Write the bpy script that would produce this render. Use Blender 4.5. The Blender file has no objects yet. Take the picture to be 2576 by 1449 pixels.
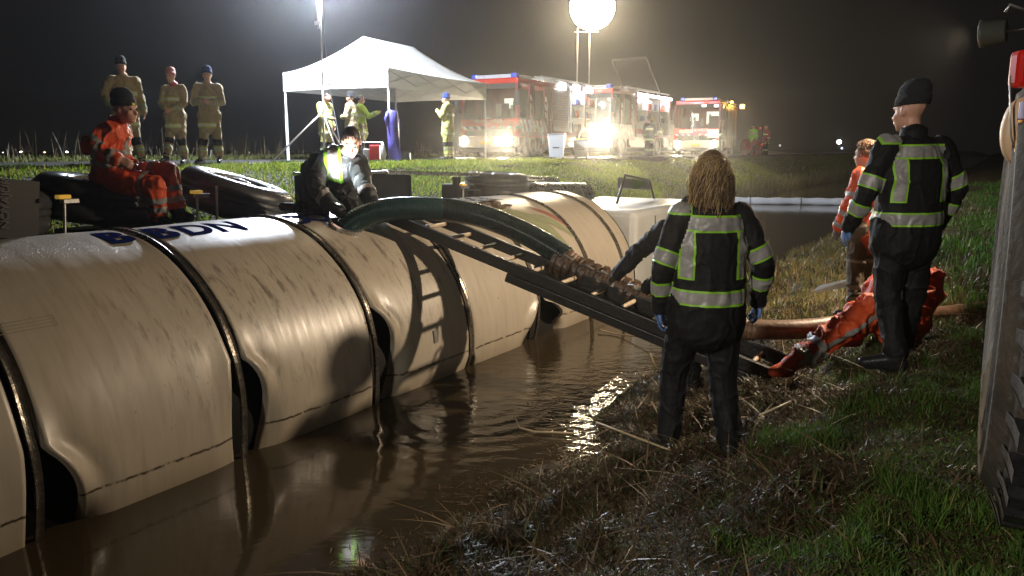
import bpy, bmesh, math, random
import numpy as np
from mathutils import Vector, Matrix, Quaternion
random.seed(7); rng = np.random.default_rng(7)
R_ = math.radians
scene = bpy.context.scene
COL = scene.collection

# ------------------------------------------------------------------ camera, world, light, exposure
F_PX, H_CAM, PITCH = 2004.0, 2.0, math.atan(346/2004.0)
cam_d = bpy.data.cameras.new('camera'); cam = bpy.data.objects.new('camera', cam_d); COL.objects.link(cam)
cam.location = (0, 0, H_CAM); cam.rotation_euler = (R_(90)-PITCH, 0, 0)
cam_d.sensor_width = 36; cam_d.lens = F_PX*36/2576; cam_d.clip_start = .05; cam_d.clip_end = 2000
scene.camera = cam
w = bpy.data.worlds.new('World'); scene.world = w; w.use_nodes = True
w.node_tree.nodes['Background'].inputs[0].default_value = (.95, .90, .92, 1)
w.node_tree.nodes['Background'].inputs[1].default_value = .0045
scene.view_settings.view_transform = 'Standard'; scene.view_settings.look = 'None'
scene.view_settings.exposure = 0; scene.view_settings.gamma = 1
c = scene.cycles
c.max_bounces = 5; c.diffuse_bounces = 2; c.glossy_bounces = 3; c.transmission_bounces = 4; c.transparent_max_bounces = 8
c.volume_bounces = 0; c.sample_clamp_indirect = 2.5; c.use_denoising = True; c.denoiser = 'OPENIMAGEDENOISE'
c.caustics_reflective = False; c.caustics_refractive = False; c.use_light_tree = True

# frame that runs along the ditch: a = across (towards the camera bank), s = along
AZ = R_(31.17)
Dv = Vector((math.sin(AZ), math.cos(AZ), 0)); Nv = Vector((math.cos(AZ), -math.sin(AZ), 0)); Zv = Vector((0, 0, 1))
def W(a, s, z=0.0): return Nv*a + Dv*s + Zv*z
def ray(x, y):
    d = (x-1288)/F_PX, -(y-724.5)/F_PX; cc, ss = math.cos(PITCH), math.sin(PITCH)
    return Vector((d[0], cc + d[1]*ss, -ss + d[1]*cc))
def at_y(x, y, Y): r = ray(x, y); return Vector((0, 0, H_CAM)) + r*(Y/r.y)
def at_z(x, y, z): r = ray(x, y); return Vector((0, 0, H_CAM)) + r*((z-H_CAM)/r.z)
def at_a(x, y, a): r = ray(x, y); return Vector((0, 0, H_CAM)) + r*(a/r.dot(Nv))
TR, TZ, TA = 1.2, .25, -5.2635
def T(s, th, r=TR):
    th = R_(th); return W(TA + r*math.sin(th), s, TZ + r*math.cos(th))

def light(name, kind, loc, power, color, size=.1, target=None, spot=120, blend=.6):
    l = bpy.data.lights.new(name, kind); l.energy = power; l.color = color
    l.shadow_soft_size = size
    o = bpy.data.objects.new(name, l); COL.objects.link(o); o.location = loc
    if kind == 'SPOT': l.spot_size = R_(spot); l.spot_blend = blend
    if target is not None: o.rotation_euler = (Vector(target)-Vector(loc)).to_track_quat('-Z', 'Y').to_euler()
    return o
KEY = Vector((4.11, 7.30, 3.01))
BAL = at_y(1490, 18, 42)
MASTL = at_y(803, -100, 20.3)
light('tractor_lamp_light', 'SPOT', KEY + Nv*-.06, 1030, (1, .79, .56), .06, KEY - Nv*4 - Dv*.2 - Zv*1.6, 154, .5)
light('balloon_light', 'POINT', BAL, 60000, (1, .80, .50), 1.18)
light('crew_light_behind_camera', 'SPOT', (-4.6, -3.2, 4.0), 2100, (1, .92, .80), .3, (2.3, 4.3, .7), 54, .9)
light('mast_light', 'POINT', MASTL, 8500, (.80, .88, 1), .16)

# ------------------------------------------------------------------ helpers
def nodes(m): return m.node_tree.nodes, m.node_tree.links
MATS = {}
def mat(name, col, rough=.6, metal=0, var=.15, scale=8, bump=0, bscale=40, spec=.5, dirt=None, emit=None, coat=0, transl=0, coord='Object', stretch=(1,1,1), rvar=0):
    if name in MATS: return MATS[name]
    m = bpy.data.materials.new(name); m.use_nodes = True; N, L = nodes(m); b = N['Principled BSDF']
    b.inputs['Roughness'].default_value = rough; b.inputs['Metallic'].default_value = metal
    b.inputs['Specular IOR Level'].default_value = spec; b.inputs['Coat Weight'].default_value = coat
    tc = N.new('ShaderNodeTexCoord'); mp = N.new('ShaderNodeMapping'); mp.inputs['Scale'].default_value = stretch
    L.new(tc.outputs[coord], mp.inputs[0])
    nz = N.new('ShaderNodeTexNoise'); nz.inputs['Scale'].default_value = scale; nz.inputs['Detail'].default_value = 6; nz.inputs['Roughness'].default_value = .65
    L.new(mp.outputs[0], nz.inputs[0])
    rp = N.new('ShaderNodeValToRGB'); rp.color_ramp.elements[0].position = .3; rp.color_ramp.elements[1].position = .72
    c0 = [x*(1-var) for x in col] if dirt is None else list(dirt)
    rp.color_ramp.elements[0].color = (*c0, 1); rp.color_ramp.elements[1].color = (*[min(1, x*(1+var)) for x in col], 1)
    L.new(nz.outputs['Fac'], rp.inputs[0]); L.new(rp.outputs[0], b.inputs['Base Color'])
    if rvar:
        mr = N.new('ShaderNodeMapRange'); mr.inputs['To Min'].default_value = rough-rvar; mr.inputs['To Max'].default_value = rough+rvar
        L.new(nz.outputs['Fac'], mr.inputs[0]); L.new(mr.outputs[0], b.inputs['Roughness'])
    if bump:
        n2 = N.new('ShaderNodeTexNoise'); n2.inputs['Scale'].default_value = bscale; n2.inputs['Detail'].default_value = 4
        L.new(mp.outputs[0], n2.inputs[0]); bp = N.new('ShaderNodeBump'); bp.inputs['Strength'].default_value = bump; bp.inputs['Distance'].default_value = .02
        L.new(n2.outputs['Fac'], bp.inputs['Height']); L.new(bp.outputs[0], b.inputs['Normal'])
    if emit: b.inputs['Emission Color'].default_value = (*emit[0], 1); b.inputs['Emission Strength'].default_value = emit[1]
    if transl:
        t = N.new('ShaderNodeBsdfTranslucent'); t.inputs[0].default_value = (*col, 1); mx = N.new('ShaderNodeMixShader'); mx.inputs[0].default_value = transl
        L.new(b.outputs[0], mx.inputs[1]); L.new(t.outputs[0], mx.inputs[2]); L.new(mx.outputs[0], N['Material Output'].inputs[0])
    MATS[name] = m; return m
def emat(name, col, s): return mat(name, col, emit=(col, s))

def tag(o, label=None, cat=None, group=None, kind=None):
    if label: o['label'] = label
    if cat: o['category'] = cat
    if group: o['group'] = group
    if kind: o['kind'] = kind
    return o
def empty(name, loc=(0,0,0), rz=0, label=None, cat=None, group=None):
    o = bpy.data.objects.new(name, None); COL.objects.link(o); o.location = loc; o.rotation_euler = (0,0,rz)
    return tag(o, label, cat, group)
def parent_keep(o, p):
    # geometry given in world coordinates, parent somewhere else
    o.parent = p; o.matrix_parent_inverse = Matrix.LocRotScale(p.location, p.rotation_euler, None).inverted()

class MB:
    def __init__(s): s.v = []; s.f = []
    def add(s, vs, fs):
        k = len(s.v); s.v += [tuple(v) for v in vs]; s.f += [tuple(i+k for i in f) for f in fs]; return s
    def box(s, x0, x1, y0, y1, z0, z1, M=None):
        vs = [Vector(p) for p in ((x0,y0,z0),(x1,y0,z0),(x1,y1,z0),(x0,y1,z0),(x0,y0,z1),(x1,y0,z1),(x1,y1,z1),(x0,y1,z1))]
        if M is not None: vs = [M @ v for v in vs]
        return s.add(vs, [(0,3,2,1),(4,5,6,7),(0,1,5,4),(1,2,6,5),(2,3,7,6),(3,0,4,7)])
    def bar(s, p, q, w, h=None, up=Zv):
        p, q = Vector(p), Vector(q); h = h or w; u = (q-p); L = u.length; u.normalize()
        x = u.cross(up)
        if x.length < 1e-4: x = Vector((1,0,0))
        x.normalize(); z = x.cross(u)
        M = Matrix.Translation(p) @ Matrix((x, u, z)).transposed().to_4x4()
        return s.box(-w/2, w/2, 0, L, -h/2, h/2, M)
    def tube(s, pts, rad, seg=10, cap=True):
        pts = [Vector(p) for p in pts]; n = len(pts); rad = [rad]*n if isinstance(rad, (int, float)) else list(rad)
        vs = []; prev = None
        for i, p in enumerate(pts):
            t = (pts[min(i+1, n-1)]-pts[max(i-1, 0)]).normalized()
            x = (prev - t*prev.dot(t)) if prev is not None else t.orthogonal()
            x.normalize(); prev = x; y = t.cross(x)
            for k in range(seg):
                a = 2*math.pi*k/seg; vs.append(p + (x*math.cos(a)+y*math.sin(a))*rad[i])
        fs = [(i*seg+k, i*seg+(k+1)%seg, (i+1)*seg+(k+1)%seg, (i+1)*seg+k) for i in range(n-1) for k in range(seg)]
        if cap: fs += [tuple(range(seg))[::-1], tuple((n-1)*seg+k for k in range(seg))]
        return s.add(vs, fs)
    def lathe(s, prof, seg=24, M=None, close=False):
        # prof: (r, z) about local z
        vs = [Vector((r*math.cos(2*math.pi*k/seg), r*math.sin(2*math.pi*k/seg), z)) for r, z in prof for k in range(seg)]
        if M is not None: vs = [M @ v for v in vs]
        n = len(prof); fs = [(i*seg+k, i*seg+(k+1)%seg, ((i+1)%n)*seg+(k+1)%seg, ((i+1)%n)*seg+k) for i in range(n if close else n-1) for k in range(seg)]
        return s.add(vs, fs)
    def ball(s, c, r, M=None, seg=12, rings=8):
        c = Vector(c); r = (r, r, r) if isinstance(r, (int, float)) else r
        vs = []
        for i in range(rings+1):
            a = math.pi*i/rings
            for k in range(seg):
                b = 2*math.pi*k/seg; p = Vector((r[0]*math.sin(a)*math.cos(b), r[1]*math.sin(a)*math.sin(b), r[2]*math.cos(a)))
                vs.append(c + (M @ p if M is not None else p))
        fs = [(i*seg+k, (i+1)*seg+k, (i+1)*seg+(k+1)%seg, i*seg+(k+1)%seg) for i in range(rings) for k in range(seg)]
        return s.add(vs, fs)
    def cap(s, p, q, r0, r1, side=None, sx=1, sy=1, seg=14):
        # closed capsule with taper and an elliptical section
        p, q = Vector(p), Vector(q); u = (q-p); L = max(u.length, 1e-5); u.normalize()
        x = (side - u*side.dot(u)) if side is not None else u.orthogonal()
        if x.length < 1e-4: x = u.orthogonal()
        x.normalize(); y = u.cross(x); rings = []
        for i in range(1, 5): a = math.pi/2*(1-i/4); rings.append((-r0*math.sin(a), r0*math.cos(a)))
        for i in range(1, 4): rings.append((L*i/4, r0+(r1-r0)*i/4))
        for i in range(0, 4): a = math.pi/2*i/4; rings.append((L+r1*math.sin(a), r1*math.cos(a)))
        vs = [p - u*r0] ; 
        for t, r in rings:
            for k in range(seg):
                a = 2*math.pi*k/seg; vs.append(p + u*t + x*(math.cos(a)*r*sx) + y*(math.sin(a)*r*sy))
        vs.append(q + u*r1); n = len(rings); e = len(vs)-1
        fs = [(0, 1+(k+1)%seg, 1+k) for k in range(seg)]
        fs += [(1+i*seg+k, 1+i*seg+(k+1)%seg, 1+(i+1)*seg+(k+1)%seg, 1+(i+1)*seg+k) for i in range(n-1) for k in range(seg)]
        fs += [(e, 1+(n-1)*seg+k, 1+(n-1)*seg+(k+1)%seg) for k in range(seg)]
        return s.add(vs, fs)
    def prism(s, poly, x0, x1, M=None):
        # poly in (y, z), extruded along x
        n = len(poly); vs = [Vector((x0, y, z)) for y, z in poly] + [Vector((x1, y, z)) for y, z in poly]
        if M is not None: vs = [M @ v for v in vs]
        return s.add(vs, [tuple(range(n)), tuple(range(2*n-1, n-1, -1))] + [(i, i+n, (i+1)%n+n, (i+1)%n) for i in range(n)])
    def build(s, name, m, parent=None, smooth=False, bevel=0, world=False, sub=0):
        me = bpy.data.meshes.new(name); me.from_pydata(s.v, [], s.f); me.update()
        if s.f:
            bm = bmesh.new(); bm.from_mesh(me); bmesh.ops.recalc_face_normals(bm, faces=bm.faces); bm.to_mesh(me); bm.free()
        me.materials.append(m)
        o = bpy.data.objects.new(name, me); COL.objects.link(o)
        if smooth: me.polygons.foreach_set('use_smooth', [True]*len(me.polygons))
        if bevel:
            b = o.modifiers.new('bevel', 'BEVEL'); b.width = bevel; b.segments = 2; b.limit_method = 'ANGLE'
        if sub: md = o.modifiers.new('sub', 'SUBSURF'); md.levels = sub; md.render_levels = sub
        if parent is not None:
            if world: parent_keep(o, parent)
            else: o.parent = parent
        return o
def dup(root, loc=None, rz=None, label=None):
    r = root.copy(); COL.objects.link(r)
    if loc is not None: r.location = loc
    if rz is not None: r.rotation_euler = (0, 0, rz)
    if label: r['label'] = label
    def rec(a, b):
        for ch in list(a.children):
            cc = ch.copy(); COL.objects.link(cc); cc.parent = b; cc.matrix_parent_inverse = ch.matrix_parent_inverse.copy(); rec(ch, cc)
    rec(root, r); return r
def text_mesh(body, size, extr=.004, offset=0, shear=0, spacing=1):
    cu = bpy.data.curves.new('lettering', 'FONT'); cu.body = body; cu.size = size; cu.extrude = extr; cu.offset = offset; cu.shear = shear
    cu.align_x = 'CENTER'; cu.align_y = 'CENTER'; cu.space_character = spacing; cu.resolution_u = 4
    o = bpy.data.objects.new('tmp', cu); COL.objects.link(o)
    dg = bpy.context.evaluated_depsgraph_get(); me = bpy.data.meshes.new_from_object(o.evaluated_get(dg))
    bpy.data.objects.remove(o); bpy.data.curves.remove(cu)
    me.materials.clear(); return me
def text_obj(name, body, size, m, M, parent=None, **k):
    me = text_mesh(body, size, **k); me.transform(M); me.materials.append(m); me.name = name
    o = bpy.data.objects.new(name, me); COL.objects.link(o); o.parent = parent; return o
def catmull(P, n=8):
    P = [Vector(p) for p in P]; P = [P[0]*2-P[1]] + P + [P[-1]*2-P[-2]]; out = []
    for i in range(1, len(P)-2):
        for k in range(n):
            t = k/n; a, b, c_, d = P[i-1:i+3]
            out.append(.5*((2*b)+(c_-a)*t+(2*a-5*b+4*c_-d)*t*t+(3*b-a-3*c_+d)*t*t*t))
    out.append(P[-2]); return out

# numpy value noise
_T = rng.random((64, 64, 64))
def vnoise(p):
    p = np.asarray(p, float); i = np.floor(p).astype(int); f = p-i; f = f*f*(3-2*f); i &= 63; j = (i+1) & 63
    def g(x, y, z): return _T[x, y, z]
    x0, y0, z0 = i[:,0], i[:,1], i[:,2]; x1, y1, z1 = j[:,0], j[:,1], j[:,2]; fx, fy, fz = f[:,0], f[:,1], f[:,2]
    c00 = g(x0,y0,z0)*(1-fx)+g(x1,y0,z0)*fx; c10 = g(x0,y1,z0)*(1-fx)+g(x1,y1,z0)*fx
    c01 = g(x0,y0,z1)*(1-fx)+g(x1,y0,z1)*fx; c11 = g(x0,y1,z1)*(1-fx)+g(x1,y1,z1)*fx
    return (c00*(1-fy)+c10*fy)*(1-fz)+(c01*(1-fy)+c11*fy)*fz
def n2(x, y, sc, o=0.0):
    x = np.asarray(x, float); y = np.asarray(y, float)
    return vnoise(np.stack([x*sc+o, y*sc+o*1.7, np.full_like(x, o*.37+.5)], -1))-.5

# ------------------------------------------------------------------ ground, water, road, sky haze
ROAD_Z = 1.70
def ss_(x, a, b):
    t = np.clip((x-a)/(b-a), 0, 1); return t*t*(3-2*t)
def edge_near(s): return -2.36 - .80*ss_(s, 9.5, 12.5) + .10*np.sin(s*1.9-.6) + .07*np.sin(s*4.3+1)
def edge_far(s): return -9.4 + 1.5*ss_(-s, -30, -18) + .12*np.sin(s*.9)
def ground_z(a, s):
    a = np.asarray(a, float); s = np.asarray(s, float)
    en = edge_near(s); ef = edge_far(s)
    zn = np.interp(a-en, [-1.2, 0, 1.05, 2.0, 2.7, 5, 60], [-.8, 0, .27, .52, .64, .74, .85])
    zf = np.interp(ef-a, [-1.2, 0, .25, 2.2, 3.7, 4.6, 80], [-.8, 0, .26, 1.12, 1.62, 1.70, 1.70])
    z = np.where(a > -6, zn, zf)
    bank = np.exp(-((a-en-.8)/1.3)**2)
    z = z + (n2(a, s, 1.7, 3)*.22 + n2(a, s, 4.2, 7)*.17 + n2(a, s, 9.0, 9)*.06)*bank*(a > -6)
    z = z + (n2(a, s, .9, 11)*.08 + n2(a, s, 3.1, 5)*.13 + n2(a, s, 7.0, 6)*.05)*(a > en)*(a < 60) * .7
    z = z + n2(a, s, .6, 21)*.16*((a < ef-.2) & (a > ef-3.6))
    return z
def gz(p):
    p = Vector(p); return float(ground_z(np.array([p.dot(Nv)]), np.array([p.dot(Dv)]))[0])
def on_ground(x, y): return Vector((x, y, gz((x, y, 0))))
def grid_mesh(name, A, S, zf, m):
    AA, SS = np.meshgrid(A, S, indexing='ij'); Z = zf(AA.ravel(), SS.ravel())
    X = AA.ravel()*Nv.x + SS.ravel()*Dv.x; Y = AA.ravel()*Nv.y + SS.ravel()*Dv.y
    na, ns = len(A), len(S); idx = np.arange(na*ns).reshape(na, ns)
    q = np.stack([idx[:-1,:-1], idx[1:,:-1], idx[1:,1:], idx[:-1,1:]], -1).reshape(-1, 4)
    me = bpy.data.meshes.new(name); me.vertices.add(na*ns); me.vertices.foreach_set('co', np.stack([X, Y, Z], -1).ravel())
    me.loops.add(q.size); me.loops.foreach_set('vertex_index', q.ravel()); me.polygons.add(len(q)); me.polygons.foreach_set('loop_start', np.arange(len(q))*4)
    me.update(); me.validate(); me.polygons.foreach_set('use_smooth', [True]*len(q)); me.materials.append(m)
    o = bpy.data.objects.new(name, me); COL.objects.link(o); return o
A = np.unique(np.concatenate([np.linspace(-300, -16, 24), np.linspace(-16, -8.6, 60), np.linspace(-8.6, -3.6, 12), np.linspace(-3.6, 1.2, 90), np.linspace(1.2, 6, 20), np.linspace(6, 200, 16)]))
S = np.unique(np.concatenate([np.linspace(-40, 0, 12), np.linspace(0, 12, 180), np.linspace(12, 40, 140), np.linspace(40, 110, 60), np.linspace(110, 600, 20)]))
# soil: brown mud on the near bank, dark grass floor elsewhere
soil = bpy.data.materials.new('soil'); soil.use_nodes = True; N, L = nodes(soil); b = N['Principled BSDF']
g = N.new('ShaderNodeNewGeometry'); nz = N.new('ShaderNodeTexNoise'); nz.inputs['Scale'].default_value = 3.2; nz.inputs['Detail'].default_value = 9; nz.inputs['Roughness'].default_value = .7
L.new(g.outputs['Position'], nz.inputs[0]); rp = N.new('ShaderNodeValToRGB'); e = rp.color_ramp.elements
e[0].position = .32; e[0].color = (.020, .014, .008, 1); e[1].position = .7; e[1].color = (.075, .058, .026, 1); k = e.new(.5); k.color = (.042, .034, .015, 1)
L.new(nz.outputs['Fac'], rp.inputs[0]); L.new(rp.outputs[0], b.inputs['Base Color']); b.inputs['Roughness'].default_value = .78; b.inputs['Specular IOR Level'].default_value = .25
n3 = N.new('ShaderNodeTexNoise'); n3.inputs['Scale'].default_value = 22; n3.inputs['Detail'].default_value = 8; L.new(g.outputs['Position'], n3.inputs[0])
bp = N.new('ShaderNodeBump'); bp.inputs['Strength'].default_value = .9; bp.inputs['Distance'].default_value = .05; L.new(n3.outputs['Fac'], bp.inputs['Height']); L.new(bp.outputs[0], b.inputs['Normal'])
tag(grid_mesh('ground', A, S, ground_z, soil), kind='structure')
# muddy water with ripples
wm = bpy.data.materials.new('muddy_water'); wm.use_nodes = True; N, L = nodes(wm); b = N['Principled BSDF']
b.inputs['Base Color'].default_value = (.042, .031, .017, 1); b.inputs['Roughness'].default_value = .07; b.inputs['IOR'].default_value = 1.36; b.inputs['Specular IOR Level'].default_value = .75
g = N.new('ShaderNodeNewGeometry'); mp = N.new('ShaderNodeMapping'); mp.vector_type = 'POINT'; mp.inputs['Rotation'].default_value = (0, 0, R_(8)); mp.inputs['Scale'].default_value = (1.0, 1.6, 1)
L.new(g.outputs['Position'], mp.inputs[0]); na_ = N.new('ShaderNodeTexNoise'); na_.inputs['Scale'].default_value = 6; na_.inputs['Detail'].default_value = 3.5; na_.inputs['Roughness'].default_value = .55; na_.inputs['Distortion'].default_value = .6
L.new(mp.outputs[0], na_.inputs[0])
# rings spreading from the legs in the water
sx = N.new('ShaderNodeVectorMath'); sx.operation = 'DISTANCE'; pc = T(7.5, 90); sx.inputs[1].default_value = (-.30, 6.05, 0); L.new(g.outputs['Position'], sx.inputs[0])
m1 = N.new('ShaderNodeMath'); m1.operation = 'MULTIPLY'; m1.inputs[1].default_value = 34; L.new(sx.outputs['Value'], m1.inputs[0])
m2 = N.new('ShaderNodeMath'); m2.operation = 'SINE'; L.new(m1.outputs[0], m2.inputs[0])
m3 = N.new('ShaderNodeMapRange'); m3.inputs['From Min'].default_value = .3; m3.inputs['From Max'].default_value = 2.0; m3.inputs['To Min'].default_value = .05; m3.inputs['To Max'].default_value = 0; L.new(sx.outputs['Value'], m3.inputs[0])
m4 = N.new('ShaderNodeMath'); m4.operation = 'MULTIPLY'; L.new(m2.outputs[0], m4.inputs[0]); L.new(m3.outputs[0], m4.inputs[1])
# choppier towards the pump side, calm at the left under the tank
sp = N.new('ShaderNodeVectorMath'); sp.operation = 'DISTANCE'; sp.inputs[1].default_value = (.75, 6.4, 0); L.new(g.outputs['Position'], sp.inputs[0])
m5 = N.new('ShaderNodeMapRange'); m5.inputs['From Min'].default_value = .5; m5.inputs['From Max'].default_value = 2.2; m5.inputs['To Min'].default_value = .36; m5.inputs['To Max'].default_value = .035; L.new(sp.outputs['Value'], m5.inputs[0])
m6 = N.new('ShaderNodeMath'); m6.operation = 'MULTIPLY'; L.new(na_.outputs['Fac'], m6.inputs[0]); L.new(m5.outputs[0], m6.inputs[1])
m7 = N.new('ShaderNodeMath'); m7.operation = 'ADD'; L.new(m6.outputs[0], m7.inputs[0]); L.new(m4.outputs[0], m7.inputs[1])
bp = N.new('ShaderNodeBump'); bp.inputs['Strength'].default_value = 1; bp.inputs['Distance'].default_value = .027; L.new(m7.outputs[0], bp.inputs['Height']); L.new(bp.outputs[0], b.inputs['Normal'])
tag(grid_mesh('water', np.array([-14.5, -10, -6, -1.2]), np.array([-40., 0, 20, 60, 300]), lambda a, s: np.zeros_like(a), wm), kind='structure')
# asphalt road on the far bank
asph = mat('asphalt', (.05, .048, .045), .45, var=.3, scale=3, bump=.4, bscale=60, rvar=.15, coord='Object')
tag(grid_mesh('road', np.linspace(-19.5, -13.25, 8), np.linspace(-40, 300, 60), lambda a, s: np.full_like(a, ROAD_Z+.03), asph), kind='structure')
conc = mat('concrete_edge', (.42, .40, .36), .7, var=.25, scale=2, bump=.3)
tag(grid_mesh('road_edge', np.linspace(-13.23, -13.03, 3), np.linspace(-40, 300, 80), lambda a, s: np.full_like(a, ROAD_Z+.035), conc), kind='structure')
hz = MB(); hz.box(-75, 95, -6, 135, -2.0, 11.5)
hm = bpy.data.materials.new('haze'); hm.use_nodes = True; N, L = nodes(hm); N.remove(N['Principled BSDF']); pv = N.new('ShaderNodeVolumePrincipled')
pv.inputs['Color'].default_value = (.95, .95, .97, 1); pv.inputs['Density'].default_value = .00125; pv.inputs['Anisotropy'].default_value = .92
L.new(pv.outputs[0], N['Material Output'].inputs['Volume'])
tag(hz.build('haze', hm), kind='stuff')
# ------------------------------------------------------------------ overturned tanker trailer
rubber = mat('wet_rubber', (.06, .06, .062), .36, var=.3, scale=20, bump=.15, bscale=90)
blackp = mat('black_paint', (.016, .015, .015), .35, var=.3, scale=6, rvar=.1)
steel = mat('dull_steel', (.42, .41, .39), .38, .8, var=.25, scale=9, rvar=.12)
silver = mat('wet_aluminium', (.62, .62, .6), .28, .9, var=.15, scale=12, rvar=.1)
inner = mat('shade_dark_inner_tank', (.004, .0035, .003), .8, var=.3, scale=6)  # near black: shade inside the open seams put into the colour
amber = mat('amber_reflector', (.8, .42, .03), .25, emit=((1, .6, .1), .25))

def uv_panel_material(name, base):
    m = bpy.data.materials.new(name); m.use_nodes = True; N, L = nodes(m); b = N['Principled BSDF']
    uv = N.new('ShaderNodeUVMap'); uv.uv_map = 'UV'
    sep = N.new('ShaderNodeSeparateXYZ'); L.new(uv.outputs[0], sep.inputs[0])
    def noise(scale, sx, sy, det=6, rough=.6, off=0):
        mp = N.new('ShaderNodeMapping'); mp.inputs['Scale'].default_value = (sx, sy, 1); mp.inputs['Location'].default_value = (off, off*.7, off*.3); mp.inputs['Rotation'].default_value = (0, 0, R_(10))
        L.new(uv.outputs[0], mp.inputs[0]); nz = N.new('ShaderNodeTexNoise'); nz.inputs['Scale'].default_value = scale; nz.inputs['Detail'].default_value = det; nz.inputs['Roughness'].default_value = rough
        L.new(mp.outputs[0], nz.inputs[0]); return nz.outputs['Fac']
    def rng_(v, a, b_, c0=0., c1=1., smooth=False):
        mr = N.new('ShaderNodeMapRange'); mr.inputs['From Min'].default_value = a; mr.inputs['From Max'].default_value = b_; mr.inputs['To Min'].default_value = c0; mr.inputs['To Max'].default_value = c1
        if smooth: mr.interpolation_type = 'SMOOTHSTEP'
        L.new(v, mr.inputs[0]); return mr.outputs[0]
    def mul(a, b_):
        k = N.new('ShaderNodeMath'); k.operation = 'MULTIPLY'; L.new(a, k.inputs[0])
        if isinstance(b_, float): k.inputs[1].default_value = b_
        else: L.new(b_, k.inputs[1])
        return k.outputs[0]
    def mx(fac, a, col):
        k = N.new('ShaderNodeMix'); k.data_type = 'RGBA'; L.new(fac, k.inputs[0])
        if isinstance(a, tuple): k.inputs[6].default_value = (*a, 1)
        else: L.new(a, k.inputs[6])
        k.inputs[7].default_value = (*col, 1); return k.outputs[2]
    # broad colour drift, fine wipe streaks running round the shell, mud smears, spatter, grime along the lower seam
    colr = mx(rng_(noise(1.3, .8, .8), .35, .7), base, tuple(x*.84 for x in base))
    colr = mx(mul(rng_(noise(3, 6, .5, 8, .7, 3), .48, .80), .42), colr, (.22, .16, .11))
    zone = mul(rng_(sep.outputs['Y'], .45, .9, smooth=True), rng_(sep.outputs['Y'], 2.0, 1.3, smooth=True))
    zs = mul(rng_(sep.outputs['X'], 2.2, 3.4, smooth=True), rng_(sep.outputs['X'], 6.4, 5.2, smooth=True))
    sm = mul(mul(rng_(noise(5.2, 2.2, .55, 9, .72, 9), .53, .63), zone), zs)
    colr = mx(mul(sm, .72), colr, (.055, .035, .02))
    st = mul(mul(rng_(noise(16, 2.6, .22, 6, .7, 21), .56, .66), zone), zs)
    colr = mx(mul(st, .5), colr, (.10, .065, .04))
    sp = mul(mul(rng_(noise(34, 1, .7, 3, .5, 17), .70, .74), rng_(noise(2.0, 1, 1, 2, .5, 4), .46, .6)), zone)
    colr = mx(mul(sp, .9), colr, (.03, .012, .008))
    sp2 = mul(rng_(noise(60, 1, .7, 2, .5, 27), .735, .75), rng_(noise(2.6, 1, 1, 2, .5, 14), .5, .62))
    colr = mx(mul(sp2, .8), colr, (.05, .02, .012))
    line = N.new('ShaderNodeMath'); line.operation = 'ABSOLUTE'; sub = N.new('ShaderNodeMath'); sub.operation = 'SUBTRACT'
    wob = N.new('ShaderNodeMath'); wob.operation = 'MULTIPLY_ADD'; L.new(noise(9, 1.4, .3, 7, .75, 2), wob.inputs[0]); wob.inputs[1].default_value = .045; wob.inputs[2].default_value = 1.945
    L.new(sep.outputs['Y'], sub.inputs[0]); L.new(wob.outputs[0], sub.inputs[1]); L.new(sub.outputs[0], line.inputs[0])
    colr = mx(mul(rng_(line.outputs[0], .011, .004), rng_(noise(14, 1, .1, 5, .7, 6), .38, .5)), colr, (.045, .03, .02))
    # silt below the seam
    colr = mx(mul(rng_(sep.outputs['Y'], 1.93, 2.12), .35), colr, (.26, .19, .11))
    L.new(colr, b.inputs['Base Color'])
    L.new(rng_(noise(4, 5, .5, 6, .6, 5), .3, .7, .30, .52), b.inputs['Roughness'])
    L.new(rng_(sep.outputs['Y'], .58, .34, .10, 1.0), b.inputs['Coat Weight']); b.inputs['Coat Roughness'].default_value = .34; b.inputs['Coat IOR'].default_value = 2.0
    # water beads on the top, slight oil-canning over the whole sheet
    bead = N.new('ShaderNodeTexVoronoi'); bead.inputs['Scale'].default_value = 62; L.new(uv.outputs[0], bead.inputs[0])
    bd = mul(rng_(bead.outputs['Distance'], .32, .05), rng_(sep.outputs['Y'], .52, .30))
    b1 = N.new('ShaderNodeBump'); b1.inputs['Strength'].default_value = 1.0; b1.inputs['Distance'].default_value = .006; L.new(bd, b1.inputs['Height'])
    b2 = N.new('ShaderNodeBump'); b2.inputs['Strength'].default_value = .5; b2.inputs['Distance'].default_value = .02; L.new(noise(2.2, 1.6, .5, 3, .5, 31), b2.inputs['Height']); L.new(b1.outputs[0], b2.inputs['Normal'])
    L.new(b2.outputs[0], b.inputs['Normal'])
    return m
cream = uv_panel_material('cream_cladding', (.50, .44, .35))

trailer = empty('tanker_trailer', W(TA, 6, 0), label='cream tanker trailer lying on its side in the ditch, cladding buckled and muddy', cat='tanker trailer')
inn = MB(); M = Matrix.Translation(W(TA, 0, TZ)) @ Matrix((Nv, -Zv, Dv)).transposed().to_4x4()
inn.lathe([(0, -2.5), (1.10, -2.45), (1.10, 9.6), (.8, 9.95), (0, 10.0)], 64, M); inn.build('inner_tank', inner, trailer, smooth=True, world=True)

STR = [-.58, .73, 2.04, 3.37, 4.69, 5.99, 7.28, 8.60, 9.58]
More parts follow.
